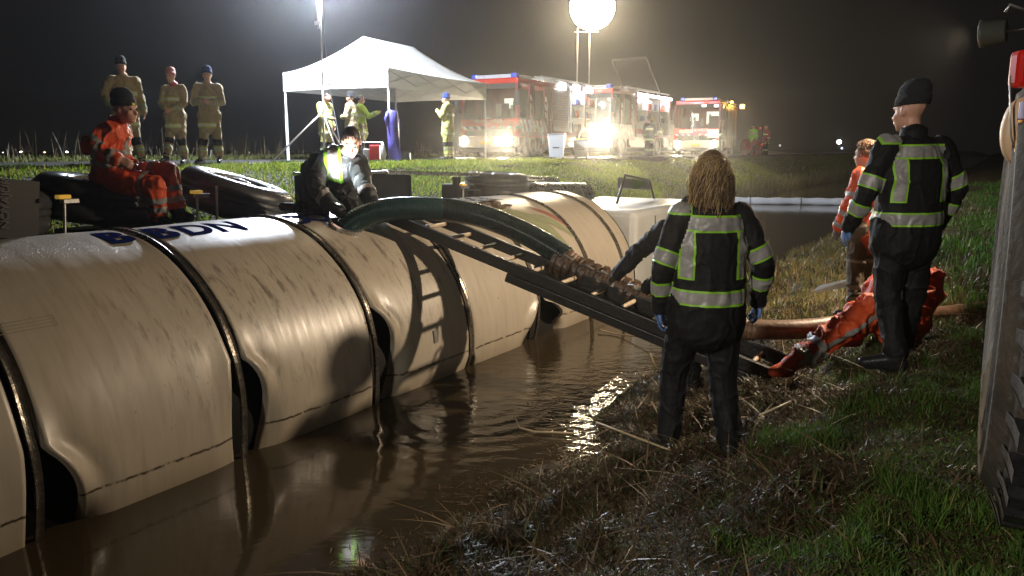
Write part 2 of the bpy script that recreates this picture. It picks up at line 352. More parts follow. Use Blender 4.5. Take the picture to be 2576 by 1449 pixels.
#        strap: (th0, th1, opening to the right, opening to the left)
VOID = {1: (74, 130, .22, .03), 2: (79, 128, .19, .035), 3: (70, 112, .150, .06), 4: (65, 110, .185, .03), 5: (96, 112, .04, .03), 6: (82, 124, .46, .17), 7: (100, 124, .10, .04), 8: (104, 124, .06, .03)}
def opening(k, th, side):
    if k not in VOID: return 0
    t0, t1, rr, ll = VOID[k]; t = (th-t0)/(t1-t0)
    if t <= 0 or t >= 1: return 0
    g_ = math.sin(math.pi*t**.85)**.9; return g_*(rr if side > 0 else ll)
def panel(k, s0, s1, first=False, last=False):
    ths = [x for x in np.linspace(-100, 134, 118)]; ns = 34; vs = []; uvs = []
    for th in ths:
        ea = s0 + .034 + opening(k, th, 1); eb = s1 - .034 - opening(k+1, th, -1)
        for i in range(ns+1):
            t = i/ns; t = t*t*(3-2*t)*.5 + t*.5; s = ea + (eb-ea)*t; dr = 0
            for kk, e_, sg in ((k, ea, 1), (k+1, eb, -1)):
                if kk in VOID:
                    t0, t1, rr, ll = VOID[kk]; amp = rr if sg > 0 else ll; c_ = (th-t0)/(t1-t0)
                    d_ = abs(s-e_)
                    if c_ > -.35: dr += .30*amp*math.exp(-(d_/.085)**2)*math.exp(-((c_-.12)/.20)**2) - .42*amp*math.exp(-(d_/.10)**2)*math.exp(-((c_-.62)/.30)**2) - .10*amp*math.exp(-((d_-.14)/.06)**2)*math.exp(-((c_-.10)/.2)**2)
            r = TR + dr + .0035*math.sin(s*5+th*.05)
            if i in (0, ns): r -= .028
            vs.append(T(s, th, r)); uvs.append((s, R_(th)*TR))
    n = ns+1; fs = [(j*n+i, (j+1)*n+i, (j+1)*n+i+1, j*n+i+1) for j in range(len(ths)-1) for i in range(ns)]
    mb = MB(); mb.add(vs, fs); o = mb.build('cladding_panel', cream, trailer, smooth=True, world=True)
    ul = o.data.uv_layers.new(name='UV'); li = np.empty(len(o.data.loops), int); o.data.loops.foreach_get('vertex_index', li)
    ul.data.foreach_set('uv', np.array(uvs)[li].ravel())
    if any(q in VOID for q in (k,)): tag(o, 'cream cladding panel with its edge buckled open along the band')
    return o
for k in range(len(STR)-1): panel(k, STR[k], STR[k+1])
panel(8, 9.58, 9.93)
# domed front end
mb = MB(); prof = [(TR*math.cos(a), 9.93+.24*math.sin(a)) for a in np.linspace(0, math.pi/2, 9)]; mb.lathe(prof, 64, M); o = mb.build('end_dome', cream, trailer, smooth=True, world=True)
ul = o.data.uv_layers.new(name='UV')
for lp in o.data.loops: p = o.data.vertices[lp.vertex_index].co; ul.data[lp.index].uv = (p.dot(Dv), .8)
# steel bands that held the cladding
bandm = mat('band_steel', (.20, .18, .15), .27, .75, var=.35, scale=14, rvar=.12, bump=.1)
for k, s in enumerate(STR):
    mb = MB(); vs = []; fs = []; ths = np.linspace(-100, 132, 100)
    for th in ths:
        sag = 0
        if k in VOID:
            t0, t1, rr, ll = VOID[k]; t = (th-t0)/(t1-t0)
            if 0 < t < 1: sag = -.035*math.sin(math.pi*t)
        wob = .004*math.sin(th*.21+k)
        for ds, r in ((-.021, 1.196), (-.021, 1.216), (-.006, 1.213), (.006, 1.213), (.021, 1.216), (.021, 1.196)): vs.append(T(s+ds+wob, th, r+sag))
    for j in range(len(ths)-1):
        for i in range(6): fs.append((j*6+i, j*6+(i+1) % 6, (j+1)*6+(i+1) % 6, (j+1)*6+i))
    mb.add(vs, fs); mb.build('cladding_band', bandm, trailer, smooth=False, world=True)
# small rectangular catch on the panel edge
mb = MB(); mb.add([T(5.42, 80), T(5.47, 80), T(5.47, 85), T(5.42, 85), T(5.42, 80, 1.213), T(5.47, 80, 1.213), T(5.47, 85, 1.213), T(5.42, 85, 1.213)], [(4,5,6,7),(0,1,5,4),(1,2,6,5),(2,3,7,6),(3,0,4,7)]); mb.build('catch_plate', steel, trailer, world=True)

def wrap_text(body, size, m, s0, th0, name='lettering', lift=.004, flip=False, shear=0, offset=0, spacing=1.0):
    me = text_mesh(body, size, extr=0, offset=offset, shear=shear, spacing=spacing)
    wrap_mesh(me, m, s0, th0, name, lift)
def wrap_mesh(me, m, s0, th0, name, lift=.004, parent=None):
    bm = bmesh.new(); bm.from_mesh(me)
    ys = [v.co.y for v in bm.verts]; y = min(ys)
    while y < max(ys):
        y += .03; bmesh.ops.bisect_plane(bm, geom=bm.verts[:]+bm.edges[:]+bm.faces[:], plane_co=(0, y, 0), plane_no=(0, 1, 0))
    for v in bm.verts: v.co = T(s0+v.co.x, th0 - math.degrees(v.co.y/TR), TR+lift+v.co.z)
    bm.to_mesh(me); bm.free(); me.materials.append(m); me.name = name
    o = bpy.data.objects.new(name, me); COL.objects.link(o); parent_keep(o, parent or trailer); return o
blue = mat('navy_lettering', (.008, .014, .075), .85, var=.2, scale=20, spec=.0)
for ch, s in (('B', 3.17), ('B', 3.52), ('D', 3.80), ('N', 4.08), ('D', 4.80), ('O', 5.04)):
    wrap_text(ch, .36, blue, s, 11.5, offset=.014)
# faint data plate outline at the left
pl = mat('faint_outline', (.30, .25, .18), .5)
def flat_poly(P, m, s0, th0, name, lift=.004):
    me = bpy.data.meshes.new(name); me.from_pydata([(x, y, 0) for x, y in P[0]], [], P[1]); me.update(); return wrap_mesh(me, m, s0, th0, name, lift)
def rect(x0, y0, x1, y1): return [(x0,y0),(x1,y0),(x1,y1),(x0,y1)]
V_, F_ = [], []
for r in [rect(-.3,-.035,.3,-.031), rect(-.3,.031,.3,.035), rect(-.3,-.012,.3,-.009), rect(-.3,.009,.3,.012), rect(.297,-.035,.3,.035)]:
    F_.append(tuple(range(len(V_), len(V_)+4))); V_ += r
flat_poly((V_, F_), pl, 2.08, 46.5, 'data_plate_outline')
# green and red swoosh emblem on the front compartments
def swoosh(P, w, m, name):
    P = [Vector((x, y, 0)) for x, y in P]; P = catmull(P, 8); vs = []; n = len(P)
    for i, p in enumerate(P):
        t = (P[min(i+1, n-1)]-P[max(i-1, 0)]).normalized(); q = Vector((-t.y, t.x, 0)); ww = w*math.sin(math.pi*(i+.35)/(n+.2))
        vs += [p+q*ww, p-q*ww]
    me = bpy.data.meshes.new(name); me.from_pydata(vs, [], [(2*i, 2*i+1, 2*i+3, 2*i+2) for i in range(n-1)]); me.update(); wrap_mesh(me, m, 8.1, 45, name)
gm = mat('green_emblem', (.27, .29, .17), .5); rm = mat('red_emblem', (.34, .14, .10), .5)
swoosh([(-.75, .42), (-.35, .34), (.0, .05), (.22, -.35)], .11, gm, 'emblem')
swoosh([(-.2, .30), (.2, .12), (.46, -.18)], .075, gm, 'emblem')
swoosh([(.12, .42), (.34, .22), (.47, .0)], .05, rm, 'emblem')
# tank top fittings: torn walkway plate with brown hole, manlid
mud = mat('brown_mud', (.10, .060, .032), .5, var=.5, scale=16, bump=.8, bscale=30)
mb = MB()
for i in range(26):
    s = 6.9+rng.random()*1.0; th = 14+rng.random()*9; p = T(s, th, TR+.005); r = .02+.05*rng.random()
    mb.ball(p, (r*1.6, r, r*.5), seg=7, rings=5)
mb.build('mud_crust', mud, trailer, smooth=True, world=True)
mb = MB(); mb.add([T(6.75, 2, 1.225), T(7.75, 4, 1.225), T(7.9, 17, 1.24), T(7.6, 20, 1.29), T(7.2, 16, 1.23), T(6.8, 12, 1.235)], [(0,1,2,3,4,5)]); o = mb.build('torn_plate', silver, trailer, world=True); sd = o.modifiers.new('s', 'SOLIDIFY'); sd.thickness = .006
# hose port on the tank
mb = MB(); u = (T(5.12, 24, 2)-T(5.12, 24, 1)).normalized(); Mp = Matrix.Translation(T(5.12, 24, TR)) @ u.to_track_quat('Z', 'Y').to_matrix().to_4x4()
mb.lathe([(.11, -.03), (.15, -.03), (.15, .03), (.125, .035), (.125, -.02), (.11, -.03)], 28, Mp); mb.build('hose_port', silver, trailer, smooth=False, world=True, bevel=.003)

# wheels on the uppermost side
def wheel_parts(parent, c, axis, Rr=.56, wd=.36, nuts=10, rimmat=None):
    # centre of the outer face, axis pointing out of the outer face
    Mq = Matrix.Translation(Vector(c)) @ Vector(axis).normalized().to_track_quat('Z', 'Y').to_matrix().to_4x4()
    mb = MB(); ri = Rr*.56
    mb.lathe([(ri, -.03), (ri+.012, .0), (Rr*.72, .012), (Rr*.86, .004), (Rr*.95, -.03), (Rr, -.075), (Rr, -.12), (Rr-.014, -.125), (Rr-.014, -.135), (Rr, -.14), (Rr, -wd/2), (Rr-.014, -wd/2-.005), (Rr-.014, -wd/2-.015), (Rr, -wd/2-.02), (Rr, -wd+.06), (Rr*.93, -wd), (ri, -wd+.02)], 56, Mq, close=True)
    ty = mb.build('tyre', rubber, parent, smooth=True, world=True)
    mb = MB(); mb.lathe([(ri+.008, -.012), (ri-.012, .006), (ri-.03, -.01), (ri-.05, -.09), (ri*.62, -.11), (ri*.55, -.05), (ri*.30, -.045), (ri*.27, .0), (0, .008)], 48, Mq)
    rm_ = mb.build('rim', rimmat or silver, parent, smooth=True, world=True)
    mb = MB()
    for i in range(nuts):
        a = 2*math.pi*i/nuts; mb.lathe([(.018, -.05), (.018, -.018), (.010, -.012), (0, -.012)], 8, Mq @ Matrix.Translation((ri*.45*math.cos(a), ri*.45*math.sin(a), 0)))
    mb.build('wheel_nut', steel, parent, world=True)
    return ty
def wheel(parent, c, axis, **k):
    e_ = empty('wheel', (0,0,0)); parent_keep(e_, parent)
    wheel_parts(None, c, axis, **k)
    for o in list(COL.objects)[-3:]:
        if o.parent is None: o.parent = e_
    return e_
ax = Zv + Nv*.24 + Dv*.20
wheel(trailer, at_y(605, 452, 8.25), ax); WH2 = at_y(262, 452, 7.35); wheel(trailer, WH2, Zv + Nv*.12 + Dv*.10)
wheel(trailer, at_y(-60, 462, 6.6), Zv + Nv*.15 + Dv*.1)
# axles, chassis rail and spring boxes behind the shell
mb = MB(); mb.bar(W(-7.0, 2.2, 1.0), W(-7.0, 12.6, 1.0), .14, .22); mb.bar(W(-7.6, 2.2, .2), W(-7.6, 12.6, .2), .14, .22)
mb.build('chassis_rail', blackp, trailer, world=True, bevel=.01)
for p in (at_y(605, 452, 8.25), WH2):
    mb = MB(); mb.tube([p - Zv*.3, p - Zv*2.1], .075, 12); mb.build('axle', blackp, trailer, world=True)
    mb = MB(); mb.box(-.16, .16, -.42, .42, -.9, -.42, Matrix.Translation(p) @ Matrix((Nv, Dv, Zv)).transposed().to_4x4()); mb.build('spring_box', blackp, trailer, world=True, bevel=.02)
# added dark bands below the wheels, standing in for second tyres
for p, r0, r1 in ((at_y(605, 452, 8.25), 245, 400), (WH2, 245, 400)):
    mb = MB(); vs = []; fs = []; n = 26
    for i in range(n):
        a = R_(r0+(r1-r0)*i/(n-1)); q = Nv*math.cos(a) + Dv*math.sin(a)
        for r, z in ((.545, -.44), (.545, -.95), (.56, -.95), (.56, -.44)): vs.append(p - q*r*(-1) + Zv*(z - .22*q.dot(Nv)*0))
    for i in range(n-1):
        for k in range(4): fs.append((i*4+k, i*4+(k+1) % 4, (i+1)*4+(k+1) % 4, (i+1)*4+k))
    mb.add(vs, fs); mb.build('tyre_stand_in', blackp, trailer, smooth=False, world=True)
# posts with amber side marker lamps, standing along the shell
def marker(px, py, pyb, a):
    p = at_a(px, py, a); q = at_a(px, pyb, a); mb = MB(); mb.tube([q - Zv*.1, p - Zv*.05], .012, 8); st = mb.build('marker_post', steel, trailer, world=True)
    Mx = Matrix.Translation(p) @ Matrix((Dv, Nv, Zv)).transposed().to_4x4()
    mb = MB(); mb.box(-.02, .105, -.03, .03, -.055, -.02, Mx); mb.build('marker_bracket', steel, st, bevel=.004)
    mb = MB(); mb.box(-.055, .045, -.028, .028, -.018, .012, Mx); mb.build('marker_lens', amber, st, bevel=.006)
marker(160, 494, 560, -6.1); marker(495, 482, 545, -6.1); marker(1165, 464, 500, -6.1)
mb = MB(); mb.tube([at_a(545, 548, -6.1)-Zv*.1, at_a(545, 468, -6.1)], .012, 8); mb.build('bare_post', steel, trailer, world=True)
# mudflap with faded lettering
p0, p1, p2 = at_a(-14, 447, -6.2), at_a(100, 457, -6.2), at_a(98, 560, -6.2)
mb = MB(); dx = (p1-p0); dz = (p2-p1); nn = dx.cross(dz).normalized()*.012
mb.add([p0, p1, p2 + dz*.4, p0+dz*1.4, p0+nn, p1+nn, p2+dz*.4+nn, p0+dz*1.4+nn], [(0,1,2,3),(7,6,5,4),(0,4,5,1),(1,5,6,2),(2,6,7,3),(3,7,4,0)]); mf = mb.build('mudflap', mat('mudflap_rubber', (.015, .014, .015), .6), trailer, world=True)
cN = -nn.normalized()
if cN.y > 0: cN = -cN
Mt = Matrix.Translation(at_a(12, 512, -6.2) + cN*.016) @ Matrix((-dz.normalized()*-1*-1, -(-dx.normalized()), cN)).transposed().to_4x4()
ux = -dz.normalized(); uy = cN.cross(ux); Mt = Matrix.Translation(at_a(12, 512, -6.2)+cN*.016) @ Matrix((ux, uy, cN)).transposed().to_4x4()
me = text_mesh('NOYAJUR', .085, extr=.001); me.transform(Mt); me.materials.append(mat('faded_print', (.07, .065, .07), .6)); o = bpy.data.objects.new('lettering', me); COL.objects.link(o); o.parent = mf
# tool box and guard rail
Bm = lambda p: Matrix.Translation(p) @ Matrix((Nv, Dv, Zv)).transposed().to_4x4()
mb = MB(); mb.box(-.55, 0, 7.1, 8.72, 1.22, 1.70, Bm(W(-6.9, 0, 0))); mb.build('tool_box', blackp, trailer, world=True, bevel=.02)
mb = MB(); mb.box(-.56, .012, 7.1, 8.3, 1.705, 1.735, Bm(W(-6.9, 0, 0))); mb.build('box_lid', silver, trailer, world=True, bevel=.006)
mb = MB()
mb.bar(W(-6.92, 8.2, 1.715), W(-6.75, 10.2, 1.64), .13, .05); mb.bar(W(-6.75, 10.2, 1.64), W(-6.7, 12.6, 1.50), .11, .05); mb.build('guard_rail', silver, trailer, world=True, bevel=.01)
mb = MB(); mb.box(-.3, 0, 8.62, 8.74, 1.2, 1.66, Bm(W(-6.9, 0, 0))); mb.build('rail_bracket', blackp, trailer, world=True, bevel=.01); mb = MB(); mb.box(-.1, 0, 9.7, 9.78, .8, 1.62, Bm(W(-6.8, 0, 0))); mb.build('rail_bracket', blackp, trailer, world=True, bevel=.01)

# ------------------------------------------------------------------ the tractor unit of the tanker
cabt = empty('lorry_tractor_unit', W(-5.3, 12, 0), label='overturned lorry tractor unit in front of the cream tank, its mirror sticking up', cat='lorry')
white = mat('dirty_white_paint', (.62, .63, .62), .35, var=.12, scale=2, rvar=.1)
mb = MB(); poly = [(10.45, -.9), (13.0, -.9), (13.75, -.7), (13.85, -.2), (13.8, 1.0), (13.5, 1.16), (10.45, 1.16)]
mb.prism([(s, z) for s, z in poly], -2.0, 0, Matrix.Translation(W(-4.3, 0, 0)) @ Matrix((Nv, Dv, Zv)).transposed().to_4x4()); mb.build('cab_shell', white, cabt, world=True, bevel=.09)
mb = MB()
for s in (11.2, 12.3): mb.box(-.004, .006, s, s+.02, -.8, 1.05, Bm(W(-4.3, 0, 0)))
mb.build('panel_seam', blackp, cabt, world=True)
mb = MB(); mb.box(-.35, .008, 11.3, 12.2, .55, .60, Bm(W(-4.3, 0, 0))); mb.build('roof_trim', steel, cabt, world=True)
wheel(cabt, at_y(1250, 436, 12.5), Zv+Nv*.05, Rr=.5, rimmat=steel)
mb = MB(); mb.box(-.5, 0, 9.9, 12.8, 1.0, 1.50, Bm(W(-6.75, 0, 0))); mb.box(.0, .12, 9.85, 10.3, 1.0, 1.42, Bm(W(-6.75, 0, 0))); mb.build('chassis_frame', blackp, cabt, world=True, bevel=.02)
mb = MB(); q = [W(-6.45, 11.2, 1.24), W(-6.45, 13.2, 1.16)]; mb.tube([q[0], q[0]+Dv*.05, q[1]-Dv*.05, q[1]], [.22, .26, .26, .22], 24); mb.build('fuel_tank', silver, cabt, smooth=False, world=True, bevel=.01)
mb = MB()
for t in (.25, .75):
    p = q[0].lerp(q[1], t); mb.tube([p-Dv*.03, p+Dv*.03], .268, 24)
mb.build('tank_strap', steel, cabt, world=True)
m1, m2, m3, m4 = at_a(1551, 520, -5.2), at_a(1572, 441, -5.2), at_a(1634, 454, -5.2), at_a(1650, 520, -5.2)
mb = MB(); mb.tube([m1 - Zv*.12, m1+Zv*.04, m2, m3, m4, m4 - Zv*.12], .021, 10); mr_ = mb.build('mirror_arm', blackp, cabt, smooth=True, world=True)
mb = MB(); a1, b1, c1, d1 = at_a(1566, 446, -5.2), at_a(1634, 457, -5.2), at_a(1639, 478, -5.2), at_a(1565, 474, -5.2)
off = -Nv*.09; mb.add([a1, b1, c1, d1, a1+off, b1+off, c1+off, d1+off], [(0,1,2,3),(7,6,5,4),(0,4,5,1),(1,5,6,2),(2,6,7,3),(3,7,4,0)]); mb.build('mirror_housing', mat('mirror_housing', (.05, .05, .055), .3), cabt, world=True, bevel=.02)
mb = MB(); e1 = a1.lerp(b1, .32)+Nv*.004; f1 = d1.lerp(c1, .32)+Nv*.004; mb.add([e1, a1.lerp(b1, .94)+Nv*.004, d1.lerp(c1, .5)+Nv*.004, f1], [(0,1,2,3)]); mb.build('mirror_glass', mat('mirror_glass', (.6, .6, .62), .08, 1), cabt, world=True)

# ------------------------------------------------------------------ suction hose
def ribbed(P, r, pitch=.030, depth=.006, seg=22, n=26):
    C = catmull(P, n); L_ = [0]
    for i in range(1, len(C)): L_.append(L_[-1]+(C[i]-C[i-1]).length)
    tot = L_[-1]; k = int(tot/pitch)*4; out = []; rad = []
    for j in range(k+1):
        d_ = tot*j/k; i = int(np.searchsorted(L_, d_)); i = max(1, min(i, len(C)-1)); t = (d_-L_[i-1])/max(1e-6, L_[i]-L_[i-1])
        out.append(C[i-1].lerp(C[i], t)); rr = r(d_/tot) if callable(r) else r; rad.append(rr+depth*(.5 if j % 4 in (1, 3) else (1 if j % 4 == 0 else 0))-depth/2)
    mb = MB(); mb.tube(out, rad, seg); return mb
hose = empty('suction_hose', at_y(1540, 790, 7.0), label='thick ribbed suction hose arching from the tank opening over the ladder to the bank', cat='hose')
teal = mat('dark_green_hose', (.010, .022, .022), .24, var=.35, scale=5, spec=.4)
muddy = mat('mud_caked_hose', (.17, .095, .05), .5, var=.45, scale=11, dirt=(.03, .018, .012), bump=.35, bscale=30)
hp = [T(5.12, 24, 1.17), at_y(905, 550, 6.92), at_y(975, 528, 7.0), at_y(1080, 525, 7.1), at_y(1200, 541, 7.2), at_y(1320, 587, 7.2), at_y(1425, 648, 7.1)]
hc = catmull(hp, 8)
tag(ribbed(hc[:27], .104, .022, .0045, n=5).build('hose_section', mat('torchlit_hose', (.018, .055, .055), .26, var=.3, scale=5), hose, smooth=True, world=True), 'ribbed hose section at the tank opening, torchlight put into its teal colour')  # lighter teal: torchlight on the dark hose put into the colour
ribbed(hc[26:], .104, .022, .0045, n=5).build('hose_section', teal, hose, smooth=True, world=True)
P2 = [at_y(1405, 637, 7.12), at_y(1480, 690, 7.05), at_y(1560, 722, 6.9), at_y(1650, 762, 6.75), at_y(1770, 808, 6.5), at_y(1900, 832, 6.25)]
o = ribbed(P2, lambda t: .098-.014*t, .034, .008).build('hose_section', muddy, hose, smooth=True, world=True); tag(o, 'mud caked brown hose section')
P3_ = [at_y(1885, 829, 6.27), at_y(2000, 829, 6.25), at_y(2110, 818, 6.35), at_y(2230, 805, 6.6), at_y(2390, 790, 7.0), at_y(2600, 765, 7.6)]
mb = MB(); mb.tube(catmull(P3_, 8), .080, 24); tag(mb.build('hose_section', mat('tan_hose', (.19, .115, .07), .45, var=.35, scale=7, dirt=(.08, .04, .022), bump=.2), hose, smooth=True, world=True), 'smooth reddish tan hose section lying on the bank')
def coupling(p, u, r):
    Mc = Matrix.Translation(p) @ u.to_track_quat('Z', 'Y').to_matrix().to_4x4()
    mb = MB(); mb.lathe([(r, -.09), (r+.03, -.085), (r+.03, -.05), (r+.012, -.045), (r+.012, -.012), (r+.042, -.008), (r+.042, .03), (r+.012, .034), (r+.012, .07), (r+.025, .075), (r, .09)], 22, Mc)
    c_ = mb.build('coupling', mat('muddy_coupling', (.10, .062, .038), .42, .35, var=.6, scale=20, bump=.4), hose, smooth=False, world=True)
    for a in (.4, 2.5, 4.6):
        mb = MB(); q = Mc @ Vector((math.cos(a)*(r+.045), math.sin(a)*(r+.045), -.03)); q2 = Mc @ Vector((math.cos(a)*(r+.085), math.sin(a)*(r+.085), .02)); q3 = Mc @ Vector((math.cos(a)*(r+.06), math.sin(a)*(r+.06), .11))
        mb.tube([q, q2, q3], .011, 6); mb.build('coupling_lever', steel, c_)
for px, py, Y, r in ((1418, 663, 7.1, .105), (1470, 686, 7.06, .095), (1512, 702, 7.0, .088), (1588, 736, 6.86, .085)):
    coupling(at_y(px, py, Y), (at_y(px+40, py+18, Y-.06)-at_y(px, py, Y)).normalized(), r)

# ------------------------------------------------------------------ ladder from the tank to the bank
lad = empty('ladder', at_z(1800, 880, .2), label='two-section ladder, rails darkened as if backlit, leaning from the bank up onto the cream tank', cat='ladder')
ladm = mat('backlit_dark_ladder', (.014, .013, .012), .36, var=.4, scale=12, bump=.2); rungm = mat('wooden_rung', (.50, .40, .28), .5, var=.3, scale=18)  # rails near black: the shade of backlighting put into the colour
r1a, r1b = T(5.64, 22, 1.26), at_z(1945, 945, .33); r2a = T(6.14, 21, 1.26); r2b = r1b + (r2a-r1a)*.92
tot = (r1b-r1a).length; du = (r1b-r1a).normalized(); upv = (r2a-r1a).cross(du).normalized()
if upv.z < 0: upv = -upv
for a, b_ in ((r1a, r1b), (r2a, r2b)):
    mb = MB(); mb.bar(a - du*.12, b_, .05, .10, upv); mb.build('rail', ladm, lad, world=True, bevel=.006)
for a, b_, ins in ((r1a, r1b, 1), (r2a, r2b, -1)):
    v = (r2a-r1a).normalized()*ins*(-.02) - upv*.088
    mb = MB(); mb.bar(a.lerp(b_, .37)+v, a.lerp(b_, .95)+v, .04, .075, upv); mb.build('rail', ladm, lad, world=True, bevel=.006)
nr = 13
for i in range(nr):
    t = (i+.35)/nr; mb = MB(); mb.tube([r1a.lerp(r1b, t), r2a.lerp(r2b, t)], .019, 10); mb.build('rung', rungm, lad, smooth=True, world=True)
t = 2.35/nr; mb = MB(); mb.tube([r1a.lerp(r1b, t).lerp(r2a.lerp(r2b, t), .0), r1a.lerp(r1b, t).lerp(r2a.lerp(r2b, t), .22)], .026, 10); mb.build('red_tape', mat('red_tape', (.65, .03, .015), .4), lad, world=True)

# torch that lights the man's face, rope, board and boom
TORCH = at_y(843, 541, 6.98)
trc = empty('work_torch', TORCH, label='small white work torch lying lit on the tank at the kneeling man\'s knee', cat='torch')
mb = MB(); mb.box(-.045, .045, -.03, .03, -.02, .035); mb.build('torch_body', mat('torch_plastic', (.5, .5, .5), .4), trc, bevel=.01)
mb = MB(); mb.box(-.04, .04, -.034, -.031, -.015, .03); mb.build('torch_lens', emat('torch_glow', (1, 1, 1), 6), trc)
light('torch_light', 'SPOT', TORCH + Vector((.06, -.14, .10)), 150, (.95, .97, 1), .03, at_y(884, 375, 7.2), 74, .9)
rope_m = mat('wet_rope', (.35, .27, .17), .6, var=.3, scale=60)
mb = MB(); mb.tube(catmull([at_z(1505, 829, .03), at_z(1560, 842, .02), at_z(1650, 851, .1), at_z(1700, 862, .16)], 8), .009, 6); tag(mb.build('rope', rope_m, smooth=True), 'thin wet rope running over the water below the ladder', 'rope')
bd = mat('white_board', (.72, .70, .64), .5, var=.12, scale=5, dirt=(.4, .36, .28))
mb = MB(); P = [at_z(2043, 738, .60), at_z(2062, 722, .64), at_z(2180, 696, .74), at_z(2170, 716, .66)]; up = Zv*.02
mb.add(P+[p+up for p in P], [(3,2,1,0),(4,5,6,7),(0,1,5,4),(1,2,6,5),(2,3,7,6),(3,0,4,7)]); tag(mb.build('board', bd, bevel=.003), 'white board lying flat on the reedy bank beyond the hose', 'board')
boom = empty('oil_boom', at_z(2000, 512, 0), label='white floating boom stretched across the brown ditch water', cat='boom')
bm_ = mat('white_boom_fabric', (.78, .78, .80), .45, var=.08, scale=3, bump=.3, bscale=14)
e0, e1 = at_z(1790, 511, .02), at_z(2310, 517, .02)
pts = [e0.lerp(e1, i/48) + Vector((0, .05*math.sin(i*.35), .10)) for i in range(49)]
mb = MB(); mb.tube(pts, [.135+.012*math.sin(i*1.3) for i in range(49)], 14); mb.build('float_tube', bm_, boom, smooth=True, world=True)
mb = MB()
for i in (9, 21, 33, 44): mb.tube([pts[i]-Vector((.04, 0, 0)), pts[i]+Vector((.04, 0, 0))], .150, 14)
mb.build('boom_joint', mat('boom_joint', (.5, .5, .55), .4), boom, smooth=True, world=True)
# ------------------------------------------------------------------ people
def cloth(name, col, rough=.75, **k): return mat(name, col, rough, var=k.pop('var', .2), scale=k.pop('scale', 7), bump=k.pop('bump', .6), bscale=k.pop('bscale', 13), **k)
C_BLACK = cloth('black_workwear', (.0055, .0055, .006), .72, bump=.7, spec=.3); C_NAVY = cloth('navy_workwear', (.007, .008, .012), .7, spec=.3)
C_TAN = cloth('tan_turnout', (.34, .27, .14), .8); C_TANP = cloth('tan_turnout_trousers', (.28, .22, .11), .8)
C_ORANGE = cloth('orange_workwear', (.60, .075, .015), .6); C_YEL = cloth('yellow_turnout', (.42, .40, .12), .7)
C_RED = cloth('red_collar', (.5, .03, .03), .7); C_DGREY = cloth('dark_grey_workwear', (.03, .035, .035), .6)
LIME = cloth('lime_tape', (.24, .52, .03), .45, bump=.1); GREY = mat('reflective_tape', (.27, .26, .25), .4, 0, var=.2, scale=30, bump=.15)
GREY2 = mat('mast_lit_tape', (.6, .6, .52), .4); LIME2 = mat('mast_lit_lime_tape', (.45, .55, .10), .5)  # lighter tape copies: the mast lamp's light put into the colour
SKIN = mat('skin', (.50, .27, .19), .5, var=.12, scale=10, bump=.1); BOOT = mat('wet_boot', (.015, .015, .015), .25, var=.3)
GLB = mat('blue_glove', (.10, .19, .42), .45, bump=.3, bscale=30); GLK = mat('work_glove', (.10, .09, .07), .7, bump=.4)
HATK = cloth('black_knit', (.014, .014, .016), .9, bump=.8, bscale=90); HATB = cloth('navy_knit', (.02, .04, .16), .9, bump=.8, bscale=90)
EYE = mat('eye', (.05, .04, .04), .2)
STAND = dict(pelvis=(0,0,.95), chest=(0,-.01,1.25), neck=(0,-.02,1.50), head=(0,.02,1.665), shR=(.185,-.02,1.44), shL=(-.185,-.02,1.44),
    elR=(.255,-.06,1.16), elL=(-.255,-.06,1.16), wrR=(.275,.03,.92), wrL=(-.275,.03,.92), hipR=(.095,0,.92), hipL=(-.095,0,.92),
    knR=(.115,.02,.50), knL=(-.115,.02,.50), anR=(.13,-.03,.09), anL=(-.13,-.03,.09), toR=(.155,.15,.045), toL=(-.155,.15,.045))

def hand_bones(wr, el, grip, rad, mirror, palm_n):
    # palm, four unequal bent fingers and a thumb leaving the side of the palm
    u = (wr-el).normalized(); s_ = u.cross(palm_n).normalized()*mirror; n_ = s_.cross(u)*mirror
    if n_.dot(palm_n) < 0: n_ = -n_
    out = [(wr, wr+u*.045, rad*3.0, rad*3.2, s_, 1.15, .62)]
    for i, (off, L_) in enumerate(((-.031, .070), (-.011, .080), (.010, .075), (.030, .058))):
        b = wr+u*.072+s_*off; a1 = grip*.5; a2 = grip
        d1 = (u*math.cos(a1)+n_*math.sin(a1)+s_*(off*2.2)).normalized(); d2 = (u*math.cos(a1+a2)+n_*math.sin(a1+a2)+s_*(off*1.5)).normalized()
        m = b+d1*L_*.5; out.append((wr+u*.03+s_*off*.7, b, rad*1.15, rad*1.1, s_, 1, 1)); out.append((b, m, rad*1.05, rad*.98, s_, 1, 1)); out.append((m, m+d2*L_*.5, rad*.95, rad*.8, s_, 1, 1))
    b = wr+u*.022-s_*.03; m = b+(u*.6-s_*.75+n_*.25).normalized()*.036; out.append((wr+u*.01, b, rad*1.2, rad*1.2, s_, 1, 1)); out.append((b, m, rad*1.2, rad*1.05, s_, 1, 1)); out.append((m, m+(u*.9-s_*.15+n_*.4*grip).normalized()*.032, rad*1.05, rad*.85, s_, 1, 1))
    return out

